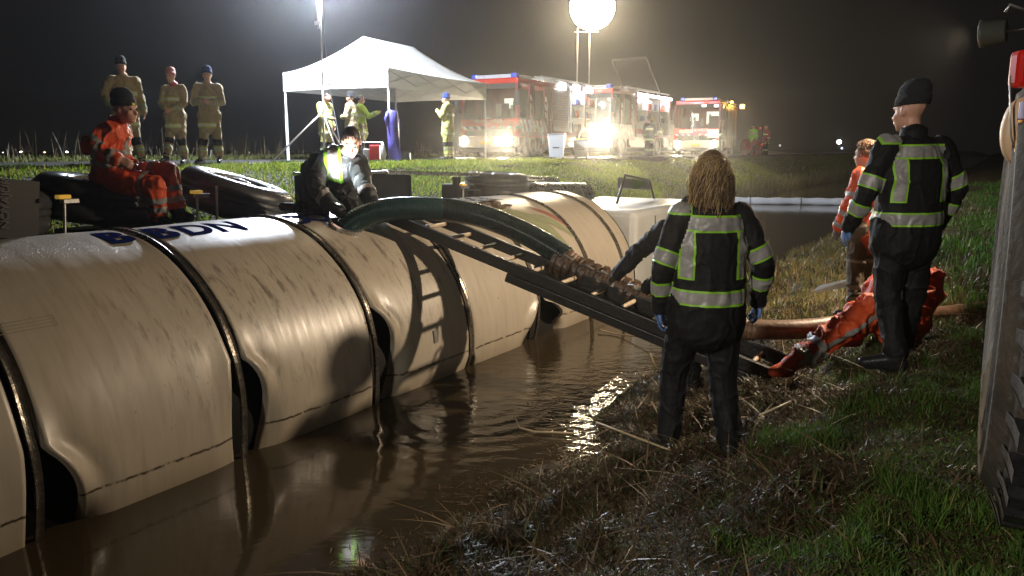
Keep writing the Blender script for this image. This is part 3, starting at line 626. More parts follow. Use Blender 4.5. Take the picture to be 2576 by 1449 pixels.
def person(label, J, fwd, h=1.8, up=Zv, voxel=.012, top=C_TAN, legs=C_TANP, hands=SKIN, bulk=1.0, legw=1.0, torso=1.0, coat=.10, grip=.5, strips='', hat=None, hair=None, wrinkle=.010, group=None, female=False, collar=None, boot=BOOT, tall_boot=.42, hfwd=None, sleeve=None, hatlogo=False):
    k = h/1.8; fwd = Vector(fwd).normalized(); hf = Vector(hfwd).normalized() if hfwd is not None else fwd
    J = {a: Vector(b) for a, b in J.items()}
    side = (J['shR']-J['shL']).normalized(); hside = hf.cross(up).normalized()
    B = []  # p, q, r0, r1, side, sx, sy, region
    def bone(p, q, r0, r1, reg, sd=None, sx=1, sy=1): B.append((Vector(p), Vector(q), r0*k, r1*k, sd, sx, sy, reg))
    pel, che, nec, hd = J['pelvis'], J['chest'], J['neck'], J['head']; ut = (nec-pel).normalized(); b_ = bulk
    sh_ = .93 if female else 1
    bone(pel+ut*.0, che, .135*b_*torso, .140*b_*sh_*torso, 'top', side, 1.22, .92); bone(che, nec-ut*.11*k, .142*b_*sh_*torso, .105*b_*torso, 'top', side, 1.35, .88)
    bone(J['shL'], J['shR'], .068*b_, .068*b_, 'top'); bone(nec-ut*.06*k, nec+ut*.015*k, .085, .066, 'top', side, 1.15, 1)
    if coat > 0:
        bone(pel-ut*coat*k, pel+ut*.05*k, .150*b_*(torso*.93 if torso > 1 else 1), .140*b_*(torso*.97 if torso > 1 else 1), 'top', side, 1.25, .98)
    bone(J['hipL'], J['hipR'], .125, .125, 'legs')
    bone(nec-ut*.02*k, hd-up*.05*k-hf*.015*k, .056, .055, 'skin')
    for S_, mir in (('R', 1), ('L', -1)):
        sh, el, wr, hp_, kn, an, to = (J[x+S_] for x in ('sh', 'el', 'wr', 'hip', 'kn', 'an', 'to'))
        reg = 'top'; bone(sh, el, .075*b_, .060*b_, reg); bone(el, wr, .060*b_, .047*b_, reg)
        bone(hp_, kn, .108*legw, .080*legw, 'legs'); bone(kn, an.lerp(kn, .12), .080*legw, .068, 'legs')
        bone(kn.lerp(an, 1-tall_boot), an, .070, .056, 'boot'); bone(an, to, .052, .042, 'boot', None, 1, 1)
        ah = an + (an-kn).normalized()*.04*k; tf = (to-an); tf = (tf-up*tf.dot(up)).normalized(); bone(an-up*.035*k-tf*.03*k, to-up*.005*k, .045, .038, 'boot')
        ad = (wr-el).normalized(); pn = (-fwd*.2 + side*(-mir)); pn = pn-ad*pn.dot(ad)
        if pn.length < .1: pn = ad.orthogonal()
        for p, q, r0, r1, s_, sx, sy in hand_bones(wr, el, grip, .0105, mir, pn.normalized()): B.append((p, q, r0, r1, s_, sx, sy, 'hand'))
    mb = MB()
    for p, q, r0, r1, s_, sx, sy, reg in B: mb.cap(p, q, r0, r1, s_, sx, sy)
    Mh = Matrix((hside, hf, up)).transposed()
    def hp3(x, y, z): return hd + Mh @ Vector((x, y, z))*k
    E_ = [(hp3(0,-.012,.02), (.077,.097,.100)), (hp3(0,.018,-.04), (.060,.078,.082)), (hp3(0,.062,-.098), (.028,.026,.022)), (hp3(.035,.055,-.03), (.026,.03,.03)), (hp3(-.035,.055,-.03), (.026,.03,.03)), (hp3(.078,-.012,-.012), (.011,.020,.032)), (hp3(-.078,-.012,-.012), (.011,.020,.032))]
    for c_, r in E_: mb.ball(c_, tuple(x*k*1.06 for x in r), Mh)
    mb.cap(hp3(0,.085,.012), hp3(0,.112,-.030), .009*k, .015*k); mb.cap(hp3(-.036,.080,.028), hp3(.036,.080,.028), .014*k, .014*k); mb.cap(hp3(-.019,.088,-.062), hp3(.019,.088,-.062), .010*k, .010*k)
    base = Vector((pel.x, pel.y, min(J['anR'].z, J['anL'].z)-.09))
    root = empty('person', base, label=label, cat='person', group=group)
    o = mb.build('body', top); o.modifiers.new('r', 'REMESH').mode = 'VOXEL'; o.modifiers['r'].voxel_size = voxel
    sm_ = o.modifiers.new('s', 'SMOOTH'); sm_.factor = .5; sm_.iterations = max(2, int(3*(.012/voxel)))
    dg = bpy.context.evaluated_depsgraph_get(); me = bpy.data.meshes.new_from_object(o.evaluated_get(dg)); old = o.data; bpy.data.objects.remove(o); bpy.data.meshes.remove(old)
    n = len(me.vertices); co = np.empty(n*3); me.vertices.foreach_get('co', co); co = co.reshape(-1, 3)
    def nearest(P):
        best = np.full(len(P), 1e9); idx = np.zeros(len(P), int)
        for i, (p, q, r0, r1, s_, sx, sy, reg) in enumerate(B):
            p_, d_ = np.array(p), np.array(q-p); t = np.clip((P-p_)@d_/max(1e-9, d_@d_), 0, 1); dd = np.linalg.norm(P-(p_+t[:, None]*d_), axis=1)-(r0+(r1-r0)*t)*(.5+.5*sx)
            m = dd < best; best[m] = dd[m]; idx[m] = i
        # the head
        dd = np.minimum(np.linalg.norm(P-np.array(hp3(0,0,0)), axis=1)-.095*k, np.linalg.norm(P-np.array(hp3(0,.04,-.07)), axis=1)-.05*k); m = dd < best; idx[m] = len(B)
        return idx
    regs = [x[7] for x in B]+['skin']; vi = nearest(co); vr = np.array([regs[i] for i in vi])
    nr_ = np.empty(n*3); me.vertices.foreach_get('normal', nr_); nr_ = nr_.reshape(-1, 3)
    cl = np.isin(vr, ['top', 'legs'])
    sd = rng.random()*40
    fold = (np.abs(vnoise(co*np.array([9, 9, 5.5])+sd)-.5)*2)**.8*.9 + (vnoise(co*np.array([22, 22, 14])+sd)-.5)*.5 - .35 + 1.1*np.clip(1-np.abs(vnoise((co+.06*vnoise(co*6+sd)[:, None])*np.array([15, 15, 9])+sd+9)-.5)*7, 0, 1)**1.3
    co = co + nr_*(fold*wrinkle*k*cl)[:, None]; me.vertices.foreach_set('co', co.ravel())
    me.materials.clear(); slots = {'top': top, 'legs': legs, 'skin': SKIN, 'boot': boot, 'hand': hands}
    keys = list(slots); [me.materials.append(slots[x]) for x in keys]
    pc = np.empty(len(me.polygons)*3); me.polygons.foreach_get('center', pc); pc = pc.reshape(-1, 3); pi = nearest(pc)
    me.polygons.foreach_set('material_index', np.array([keys.index(regs[i]) for i in pi])); me.polygons.foreach_set('use_smooth', [True]*len(me.polygons)); me.update()
    body = bpy.data.objects.new('body', me); me.name = 'body'; COL.objects.link(body); parent_keep(body, root)
    # tape bands cut out of the garment surface
    def band(bset, slabs, cond=None, off=.003, m=GREY, name='reflective_band'):
        keep = np.isin(pi, bset)
        if cond is not None: keep &= cond(pc)
        for O_, A_, lo, hi in slabs: t = (pc-np.array(O_))@np.array(A_); keep &= (t > lo-.03) & (t < hi+.03)
        if keep.sum() < 4: return
        bm = bmesh.new(); bm.from_mesh(me); bm.faces.ensure_lookup_table()
        bmesh.ops.delete(bm, geom=[f for f in bm.faces if not keep[f.index]], context='FACES')
        for O_, A_, lo, hi in slabs:
            for t, s_ in ((lo, -1), (hi, 1)):
                bmesh.ops.bisect_plane(bm, geom=bm.verts[:]+bm.edges[:]+bm.faces[:], plane_co=Vector(O_)+Vector(A_)*t, plane_no=Vector(A_)*s_, clear_outer=True)
        if not bm.faces: bm.free(); return
        bm.normal_update(); nn = [(v, v.normal.copy()) for v in bm.verts]
        for v, n_ in nn: v.co += n_*off
        m2 = bpy.data.meshes.new(name); bm.to_mesh(m2); bm.free(); m2.materials.clear(); m2.materials.append(m); m2.polygons.foreach_set('material_index', [0]*len(m2.polygons))
        ob = bpy.data.objects.new(name, m2); COL.objects.link(ob); parent_keep(ob, root)
    def band2(bset, O_, A_, c_, wd, extra=(), cond=None, edge=.012, lime=True):
        if lime: band(bset, [(O_, A_, c_-wd/2-edge, c_+wd/2+edge)]+[(o2, a2, l2-edge*(j2), h2+edge*j2) for o2, a2, l2, h2, j2 in extra], cond, .004, LIME, 'lime_band')
        band(bset, [(O_, A_, c_-wd/2, c_+wd/2)]+[(o2, a2, l2, h2) for o2, a2, l2, h2, j2 in extra], cond, .007, GREY)
    tors = [i for i, x in enumerate(B) if i < 5 and x[7] == 'top']; arms = {}
    base_i = len(tors)+2
    per = 7+16
    armR = [base_i, base_i+1]; armL = [base_i+per, base_i+per+1]; legR = [base_i+2, base_i+3]; legL = [base_i+per+2, base_i+per+3]
    TL = (nec-pel).length
    pel_t, nec_t = pel, nec
    if 'H' in strips:   # black hi-vis suit of the rescue crew: yoke band, braces, waist band, sleeve bands
        tt = [i for i in tors]
        band2(tt, pel, ut, TL*.83, .066*k, cond=None); band2(tt, pel, ut, .045, .062*k)
        for s0 in (-.178, .122): band2(tt, pel, ut, TL*.52, TL*.46, extra=[(pel, side, s0*k, (s0+.052)*k, 1)])
        for a in (armR, armL):
            for b0, tc in ((0, .80), (1, .45)):
                p, q = B[a[b0]][0], B[a[b0]][1]; u = (q-p).normalized(); band2([a[b0]], p, u, (q-p).length*tc, .062*k)
        p, q = B[armL[0]][0], B[armL[0]][1]; band2([armL[0], armR[0], 2], pel, ut, TL*.98, .05*k, extra=[(pel, side, -.25, -.14, 1)])
    if 'V' in strips:   # lime and grey shoulder panels
        band2(tors, pel, ut, TL*.90, TL*.38, extra=[(pel, side, .06*k, .15*k, 1)], edge=.03); band2(tors, pel, ut, TL*.90, TL*.38, extra=[(pel, side, -.15*k, -.06*k, 1)], edge=.03)
        for a in (armR, armL): p, q = B[a[1]][0], B[a[1]][1]; band([a[1]], [(p, (q-p).normalized(), .06, .11)])
        band2(tors, pel, ut, -.03, .05*k)
    if 'T' in strips:   # turnout bands
        GR0, LI0 = GREY, LIME
        for bs, A0, c0, w0 in [(tors, (pel, ut), TL*.50, .05*k), (tors, (pel, ut), -coat*k-.0, .05*k)]: band(bs, [(A0[0], A0[1], c0-w0*.8, c0+w0*.8)], None, .004, LIME2, 'lime_band'); band(bs, [(A0[0], A0[1], c0-w0*.4, c0+w0*.4)], None, .007, GREY2)
        for a in (legR, legL): p, q = B[a[1]][0], B[a[1]][1]; band([a[1]], [(p, (q-p).normalized(), -.06*k, .13*k)], None, .005, C_BLACK, 'knee_pad')
        for a in (armR, armL): p, q = B[a[1]][0], B[a[1]][1]; band2([a[1]], p, (q-p).normalized(), (q-p).length*.65, .045*k)
        for a in (legR, legL): p, q = B[a[1]][0], B[a[1]][1]; band2([a[1]], p, (q-p).normalized(), (q-p).length*.55, .05*k)
    if 'O' in strips:   # orange suit with grey bands
        band2(tors, pel, ut, TL*.30, .05*k, lime=False); band2(tors, pel, ut, TL*.55, .05*k, lime=False)
        for s0 in (-.13, .08): band2(tors, pel, ut, TL*.75, TL*.35, extra=[(pel, side, s0*k, (s0+.05)*k, 0)], lime=False)
        for a in (armR, armL):
            for b0, tc in ((0, .72), (1, .35), (1, .85)): p, q = B[a[b0]][0], B[a[b0]][1]; band2([a[b0]], p, (q-p).normalized(), (q-p).length*tc, .045*k, lime=False)
        for a in (legR, legL):
            for tc in (.45, .75): p, q = B[a[1]][0], B[a[1]][1]; band2([a[1]], p, (q-p).normalized(), (q-p).length*tc, .05*k, lime=False)
            p, q = B[a[0]][0], B[a[0]][1]; band2([a[0]], p, (q-p).normalized(), (q-p).length*.75, .03*k, lime=False)
    if 'L' in strips:
        p, q = B[legR[1]][0], B[legR[1]][1]; u = (q-p).normalized()
        for tc in (.72, .90): band2([legR[1]], p, u, (q-p).length*tc, .05*k, lime=False)
        ax_ = u.cross(Vector((-u.y, u.x, 0))).normalized(); band2([legR[0], legR[1]], p, ax_, -.01, .035*k, cond=lambda c: c[:, 1] < p.y-.0, lime=False)
    if collar:
        mb = MB(); Mc = Matrix.Translation(nec) @ Matrix((side, side.cross(ut)*-1, ut)).transposed().to_4x4()
        mb.lathe([(.084*k, -.035), (.080*k, .02), (.076*k, .055*k), (.070*k, .055*k), (.070*k, -.01)], 20, Mc); mb.build('collar', collar, root, smooth=True, world=True)
    Mh4 = Matrix.Translation(hd) @ Mh.to_4x4() @ Matrix.Scale(k, 4)
    mb = MB()
    for x in (-.031, .031): mb.ball(hp3(x, .083, .004), .010*k, seg=8, rings=6)
    mb.build('eyes', EYE, root, smooth=True, world=True)
    if hat:
        Mt = Mh4 @ Matrix.Translation((0, -.012, .0)) @ Matrix.Rotation(R_(8), 4, 'X') @ Matrix.Diagonal((.93, 1.16, 1, 1))
        mb = MB(); mb.lathe([(.088, .02), (.096, .022), (.099, .05), (.096, .078), (.089, .08), (.092, .10), (.086, .135), (.062, .168), (.028, .182), (0, .183)], 28, Mt); hb = mb.build('beanie', hat, root, smooth=True, world=True)
        if hatlogo:
            mb = MB(); mb.box(.015, .05, .112, .118, .04, .06, Mh4); mb.build('hat_badge', mat('badge', (.6, .5, .05), .5), hb)
    if hair:
        kind, hm_ = hair
        mb = MB(); Mt = Mh4
        if kind == 'short':
            vs = MB(); vs.ball((0, -.018, .030), (.082, .100, .098), seg=24, rings=16)
            f = [ff for ff in vs.f if all((vs.v[i][2] > .02 or vs.v[i][1] < -.02) and vs.v[i][2] > -.055 and not (vs.v[i][1] > .055 and vs.v[i][2] < .065) for i in ff)]
            mb.add([Mt @ Vector(v) for v in vs.v], f); mb.build('hair', hm_, root, smooth=True, world=True)
        elif kind == 'long':
            mb.ball(Mt @ Vector((0, -.02, .026)), (.086*k, .104*k, .104*k), Mh, seg=20, rings=12)
            r2 = np.random.default_rng(3)
            for i in range(900):
                a = r2.uniform(math.radians(20), math.radians(340)); el_ = r2.uniform(.0, 1.3); sx_ = math.sin(a)*math.cos(el_); cy_ = -abs(math.cos(a))*math.cos(el_) if r2.random() < .8 else math.cos(a)*math.cos(el_)*.5
                p = Vector((sx_*.084, cy_*.100-.015, .03+.095*math.sin(el_))); L0 = r2.uniform(.14, .31)*(.85+.2*el_); pts = []; ph = r2.uniform(0, 6.3); fr = r2.uniform(40, 75); am = r2.uniform(.006, .014); out_ = Vector((sx_*.9, cy_*.55-.1, 0)); ns_ = 16
                for j in range(ns_):
                    t = j/(ns_-1); d_ = L0*t; q = p + out_*(.034*math.sin(min(t*2.4, 3.0))) + Vector((0, -.02*t, -d_*(.9 if t > .1 else .6)))
                    q += Vector((math.sin(ph+fr*d_), math.cos(ph*1.3+fr*d_), 0))*am*(.3+t); pts.append(Mt @ q)
                mb.tube(pts, [.0028*(1-.5*j/ns_) for j in range(ns_)], 3, cap=False)
            mb2 = MB()
            for i in range(420):
                a = r2.uniform(0, 6.28); e2 = r2.uniform(-.2, 1.5); nr2 = Vector((math.sin(a)*math.cos(e2), -abs(math.cos(a))*math.cos(e2), math.sin(e2))); p = Vector((nr2.x*.09, nr2.y*.105-.015, .02+nr2.z*.10)); L0 = r2.uniform(.05, .27); ph = r2.uniform(0, 6); pts = []
                for j in range(9): t = j/8; pts.append(Mt @ (p + nr2*(.03*math.sin(t*2)) + Vector((math.sin(ph+t*7)*.012, math.cos(ph+t*6)*.01, -L0*t))))
                mb2.tube(pts, .0018, 3, cap=False)
            mb2.build('loose_strands', mat('rim_lit_strands', (.75, .55, .28), .35, transl=.5), root, smooth=True, world=True)  # paler than the hair: backlight on its outline put into the colour
            mb.build('hair', hm_, root, smooth=True, world=True)
        elif kind == 'curly':
            mb.ball(Mt @ Vector((0, -.015, .03)), (.086*k, .102*k, .10*k), Mh, seg=20, rings=12); r2 = np.random.default_rng(5)
            for i in range(360):
                a = r2.uniform(0, 6.28); el_ = r2.uniform(-.35, 1.5); nrm = Vector((math.sin(a)*math.cos(el_), math.cos(a)*math.cos(el_), math.sin(el_)))
                if nrm.y > .35 and nrm.z < .45: continue
                p = Vector((nrm.x*.088, nrm.y*.105-.015, .03+nrm.z*.102)); t1 = nrm.cross(Vector((.3, .2, 1))).normalized(); t2 = nrm.cross(t1); r = r2.uniform(.006, .013)
                mb.tube([Mt @ (p + nrm*(.002+.022*j/9) + (t1*math.cos(j*1.1+i)+t2*math.sin(j*1.1+i))*r) for j in range(10)], .0032, 4, cap=False)
            mb.build('hair', hm_, root, smooth=True, world=True)
    return root

def pose(loc, yaw, h=1.8, **over):
    # local: facing +y, right hand at +x
    J = dict(STAND); J.update(over); k = h/1.8; Rz = Matrix.Rotation(yaw, 3, 'Z')
    out = {a: Vector(loc) + Rz @ (Vector(b)*k) for a, b in J.items()}
    return out, Rz @ Vector((0, 1, 0))
BLOND = mat('blond_hair', (.22, .13, .06), .40, var=.75, scale=45, transl=.35); BROWNH = mat('brown_hair', (.16, .085, .045), .5, var=.4, scale=30); DARKH = mat('dark_hair', (.035, .02, .015), .5, var=.4, scale=40)

# woman with long hair seen from behind, on the muddy bank
wl = Vector((1.12, 4.50, .17))
J, f = pose(wl, R_(4), 1.86, anL=(-.16,.10,.10), toL=(-.18,.28,.06), knL=(-.13,.12,.52), anR=(.15,-.05,.13), toR=(.19,.10,.09), elR=(.295,-.05,1.17), wrR=(.315,.06,.93), elL=(-.265,-.03,1.14), wrL=(-.255,.05,.90), shR=(.165,-.02,1.42), shL=(-.165,-.02,1.42), neck=(.0,-.03,1.48), head=(-.01,.01,1.645))
person('woman with long curly blond hair in black rescue suit with lime-edged grey bands, back turned', J, f, 1.86, voxel=.009, top=C_BLACK, legs=C_BLACK, hands=GLB, bulk=.98, torso=1.30, coat=.12, strips='H', hair=('long', BLOND), female=True, wrinkle=.008, collar=C_BLACK)
# man in the black beanie
ml = Vector((2.60, 5.25, .54))
J, f = pose(ml, R_(14), 1.86, head=(-.015,.035,1.665), neck=(-.01,-.01,1.50), shR=(.195,-.02,1.43), shL=(-.195,.0,1.43), elR=(.315,-.06,1.17), wrR=(.32,.08,.94), elL=(-.29,.02,1.16), wrL=(-.315,.14,.93), anR=(.12,.10,.10), toR=(.17,.27,.05), anL=(-.09,-.12,.10), toL=(-.22,.02,.05), knL=(-.10,.0,.52))
person('man in black beanie and black rescue suit with lime-edged grey bands, back turned', J, f, 1.86, voxel=.009, top=C_BLACK, legs=C_BLACK, hands=GLB, bulk=1.02, torso=1.26, coat=.12, strips='H', hat=HATK, wrinkle=.009, collar=C_BLACK, hfwd=(f + Vector((-.25, 0, -.25))))
# curly haired man in orange, half behind him
J, f = pose((3.385, 7.6, .38), R_(35), 1.74, head=(-.01,.06,1.63), elL=(-.27,.02,1.17), wrL=(-.25,.14,.93))
person('curly-haired man in orange jacket with grey bands, half hidden behind the man in black', J, f, 1.74, voxel=.012, top=C_ORANGE, legs=cloth('brown_trousers', (.10, .07, .04)), hands=GLK, bulk=1.12, coat=.1, strips='O', hair=('curly', BROWNH), wrinkle=.014)
# man reaching for the hose behind the woman
hl = Vector((1.42, 6.42, .10)); f = Vector((-.55, .83, 0)).normalized(); 
J = dict(pelvis=at_y(1722, 770, 6.40), chest=Vector((1.36, 6.25, 1.22)), neck=Vector((1.43, 6.44, 1.55)), head=Vector((1.56, 6.65, 1.77)), shL=at_y(1672, 578, 6.45), shR=at_y(1745, 580, 6.25), elL=at_y(1600, 640, 6.72), wrL=at_y(1553, 690, 6.80), elR=at_y(1690, 690, 6.25), wrR=at_y(1628, 722, 6.45),
    hipL=at_y(1700, 775, 6.42), hipR=at_y(1745, 775, 6.38), knL=at_y(1688, 880, 6.40), knR=at_y(1742, 890, 6.35), anL=at_y(1685, 965, 6.42), anR=at_y(1740, 975, 6.35), toL=at_y(1672, 975, 6.58), toR=at_y(1728, 985, 6.52))
person('man in dark jacket reaching out to the muddy hose, mostly hidden behind the woman', J, f, 1.75, voxel=.012, top=C_NAVY, legs=C_BLACK, hands=GLK, bulk=1.15, coat=.08, grip=1.0, hair=('short', DARKH), wrinkle=.014)
# person in orange sitting on the bank over the hose
J = dict(pelvis=at_y(2278, 790, 6.15), chest=at_y(2308, 735, 6.3), neck=at_y(2310, 690, 6.4), head=at_y(2300, 660, 6.42), shR=at_y(2352, 700, 6.3), shL=at_y(2278, 700, 6.35), elR=at_y(2352, 745, 6.25), wrR=at_y(2328, 790, 6.2), elL=at_y(2238, 760, 6.2), wrL=at_y(2215, 800, 6.1),
    hipR=at_y(2258, 820, 6.05), hipL=at_y(2238, 800, 6.2), knR=at_y(2190, 778, 5.85), knL=at_y(2215, 730, 6.25), anR=at_y(1975, 925, 5.70), anL=at_y(2150, 850, 6.1), toR=at_y(1945, 935, 5.68), toL=at_y(2120, 860, 6.05))
rt = person('person in orange work suit crouching on the bank, one leg stretched out', J, (-1, -.2, 0), 1.75, voxel=.012, top=C_ORANGE, legs=C_ORANGE, hands=GLK, bulk=1.0, coat=.05, strips='L', hat=HATK, wrinkle=.028, tall_boot=.05, boot=C_ORANGE, legw=1.45)
# seated man in orange on the wheel
J = dict(pelvis=at_y(282, 444, 7.10), chest=at_y(280, 371, 7.05), neck=at_y(297, 310, 7.03), head=at_y(316, 274, 7.0), shR=at_y(275, 334, 6.86), shL=at_y(305, 330, 7.22), elR=at_y(225, 368, 6.74), wrR=at_y(292, 398, 6.74), elL=at_y(285, 381, 7.30), wrL=at_y(330, 414, 7.12),
    hipR=at_y(292, 454, 6.98), hipL=at_y(300, 446, 7.20), knR=at_y(390, 468, 6.92), knL=at_y(420, 434, 7.15), anR=at_y(400, 552, 6.98), anL=at_y(450, 540, 7.12), toR=at_y(425, 560, 6.95), toL=at_y(478, 547, 7.10))
person('man in orange work suit and black beanie sitting sideways on the wheel of the trailer', J, (1, -.1, 0), 1.76, voxel=.010, top=C_ORANGE, legs=C_ORANGE, bulk=1.18, coat=.02, strips='O', hat=HATK, wrinkle=.018, tall_boot=.08, legw=1.12, hatlogo=True, collar=C_RED, hfwd=(1, -.28, -.12))
# man kneeling at the tank opening
J = dict(pelvis=at_y(822, 505, 7.60), chest=at_y(836, 440, 7.45), neck=at_y(862, 388, 7.30), head=at_y(884, 356, 7.12), shR=at_y(798, 414, 7.28), shL=at_y(902, 410, 7.34), elR=at_y(798, 482, 7.02), wrR=at_y(853, 530, 6.92), elL=at_y(914, 465, 7.18), wrL=at_y(938, 510, 7.02),
    hipR=at_y(800, 525, 7.52), hipL=at_y(848, 525, 7.55), knR=at_y(818, 538, 7.12), knL=at_y(878, 520, 7.25), anR=at_y(745, 525, 7.45), anL=at_y(860, 535, 7.7), toR=at_y(712, 520, 7.5), toL=at_y(850, 540, 7.85))
person('man kneeling on the tank in dark jacket with lime shoulders, hands at the hose', J, (.28, -1, 0), 1.80, voxel=.009, top=C_DGREY, legs=C_BLACK, hands=GLK, bulk=1.22, torso=1.25, coat=.05, grip=.9, strips='V', hair=('short', DARKH), wrinkle=.016, collar=C_BLACK, hfwd=(.10, -.72, -.62), up=Vector((.07, -.55, .75)).normalized())
# three firefighters on the road edge at the left
def ff(label, x, y, yaw, h=1.82, hat=HATB, top=C_TAN, legs=C_TANP, z=None, **k):
    o_ = k.pop('over', {}); kw = dict(voxel=.020, bulk=1.16, coat=.22, strips='T', hat=hat, wrinkle=.014, top=top, legs=legs, tall_boot=.15); kw.update(k)
    J, f = pose((x, y, (ROAD_Z+.03) if z is None else z), R_(yaw), h, **o_); return person(label, J, f, h, **kw)
HOLD = dict(elR=(.26,.02,1.16), wrR=(.10,.22,1.18), elL=(-.26,.02,1.16), wrL=(-.08,.24,1.16))
ff('tall firefighter in tan turnout coat and dark beanie behind the seated man', -6.78, 14.3, -150, 1.88, HATK, z=1.70, bulk=1.05, over=dict(elR=(.30,-.10,1.18), wrR=(.20,.10,1.02), head=(.02,.04,1.66), anL=(-.2,.06,.09), toL=(-.26,.22,.05)))
ff('firefighter in tan coat with red collar and reddish cap, hands folded', -6.46, 15.6, 175, 1.80, cloth('reddish_cap', (.42, .15, .12)), bulk=1.05, over=dict(shR=(.17,-.01,1.42), shL=(-.17,-.01,1.43), elR=(.23,.04,1.15), wrR=(.06,.20,1.05), elL=(-.23,.04,1.15), wrL=(-.05,.22,1.03), head=(.01,.05,1.655), anR=(.10,.25,.12), toR=(.12,.42,.06)), collar=C_RED)
ff('firefighter in tan coat and blue beanie holding his hands at his chest', -5.84, 15.7, -170, 1.83, HATB, bulk=1.08, over=dict(HOLD, anR=(.18,-.04,.09), toR=(.26,.1,.05), head=(-.02,.05,1.66), knL=(-.14,.07,.5)))
# crew in and round the tent
ff('firefighter in pale yellow coat looking down behind the light mast', -4.95, 21.6, -120, 1.80, None, C_YEL, C_YEL, over=dict(elR=(.24,.06,1.15), wrR=(.05,.26,1.10), head=(0,.09,1.64)), hair=('short', DARKH))
ff('firefighter in tan coat and dark cap facing left under the tent', -4.35, 22.0, 75, 1.80, HATK, over=HOLD)
ff('firefighter in lime yellow coat under the tent with one hand raised', -4.22, 22.7, -60, 1.80, None, cloth('lime_coat', (.42, .55, .05)), C_TANP, over=dict(elR=(.30,.12,1.20), wrR=(.34,.36,1.30)), hair=('short', DARKH))
ff('firefighter in pale yellow suit and blue cap looking at a phone beside the tent', -1.76, 22.3, 70, 1.80, HATB, C_YEL, C_YEL, over=dict(elL=(-.22,.08,1.18), wrL=(-.06,.28,1.34), elR=(.24,.08,1.16), wrR=(.05,.26,1.28), head=(0,.06,1.65)))
# crew at the second engine, and far up the road
ff('crew member in dark red jacket at the open locker of the second fire engine', 6.15, 36.6, -60, 1.78, HATK, cloth('dark_red_coat', (.28, .05, .04)), C_BLACK, voxel=.03)
ff('crew member in dark blue coat bending beside the second fire engine', 6.0, 35.2, -30, 1.72, None, C_NAVY, C_NAVY, voxel=.03, hair=('short', DARKH), over=dict(head=(0,.2,1.55), neck=(0,.12,1.42)))
ff('distant worker in lime high-visibility vest beside the hose reel cart', 14.1, 47.5, 130, 1.78, None, cloth('lime_vest', (.40, .75, .06)), C_NAVY, voxel=.035, hair=('short', DARKH))
ff('distant worker in dark red jacket, rightmost on the road', 15.2, 48.5, 110, 1.78, None, cloth('maroon_coat', (.25, .04, .05)), C_NAVY, voxel=.035, hair=('short', BROWNH))
# ------------------------------------------------------------------ fire engines
red = mat('fire_red', (.55, .018, .010), .25, var=.12, scale=2, coat=.4); dred = mat('shaded_red_side', (.22, .022, .02), .3, var=.15, coat=.3)  # side red is a darker copy of the front: shade put into the colour
wht = mat('white_marking', (.75, .75, .75), .4); blu = mat('blue_marking', (.03, .06, .35), .4); crm = mat('cream_bumper', (.62, .58, .48), .4, var=.1)
lgrey = mat('light_grey_trim', (.45, .45, .44), .5); dark = mat('dark_cabin', (.02, .02, .022), .6); alu = mat('aluminium_shutter', (.6, .6, .6), .35, .6, var=.1)
hl = emat('headlight_glow', (1, .86, .62), 60); wl_ = emat('work_light_glow', (1, .97, .9), 12); cabl = emat('cabin_lamp_glow', (1, .95, .8), 3); amb = emat('amber_lamp_glow', (1, .5, .08), 12); redl = emat('red_lamp_glow', (1, .05, .02), .9)
yel = mat('yellow_plate', (.75, .5, .03), .4); locker_w = mat('locker_lining', (.75, .75, .75), .35)
glass = bpy.data.materials.new('window_glass'); glass.use_nodes = True; N, L = nodes(glass); N.remove(N['Principled BSDF'])
t_ = N.new('ShaderNodeBsdfTransparent'); g_ = N.new('ShaderNodeBsdfGlossy'); g_.inputs['Roughness'].default_value = .04; t_.inputs[0].default_value = (.62, .66, .64, 1); mx_ = N.new('ShaderNodeMixShader'); fr = N.new('ShaderNodeFresnel'); fr.inputs[0].default_value = 1.6
L.new(fr.outputs[0], mx_.inputs[0]); L.new(t_.outputs[0], mx_.inputs[1]); L.new(g_.outputs[0], mx_.inputs[2]); L.new(mx_.outputs[0], N['Material Output'].inputs[0])
TXR = Matrix.Rotation(R_(90), 4, 'X')       # text standing up, readable from -y
YZ = Matrix(((0,0,1,0),(-1,0,0,0),(0,1,0,0),(0,0,0,1))).transposed()
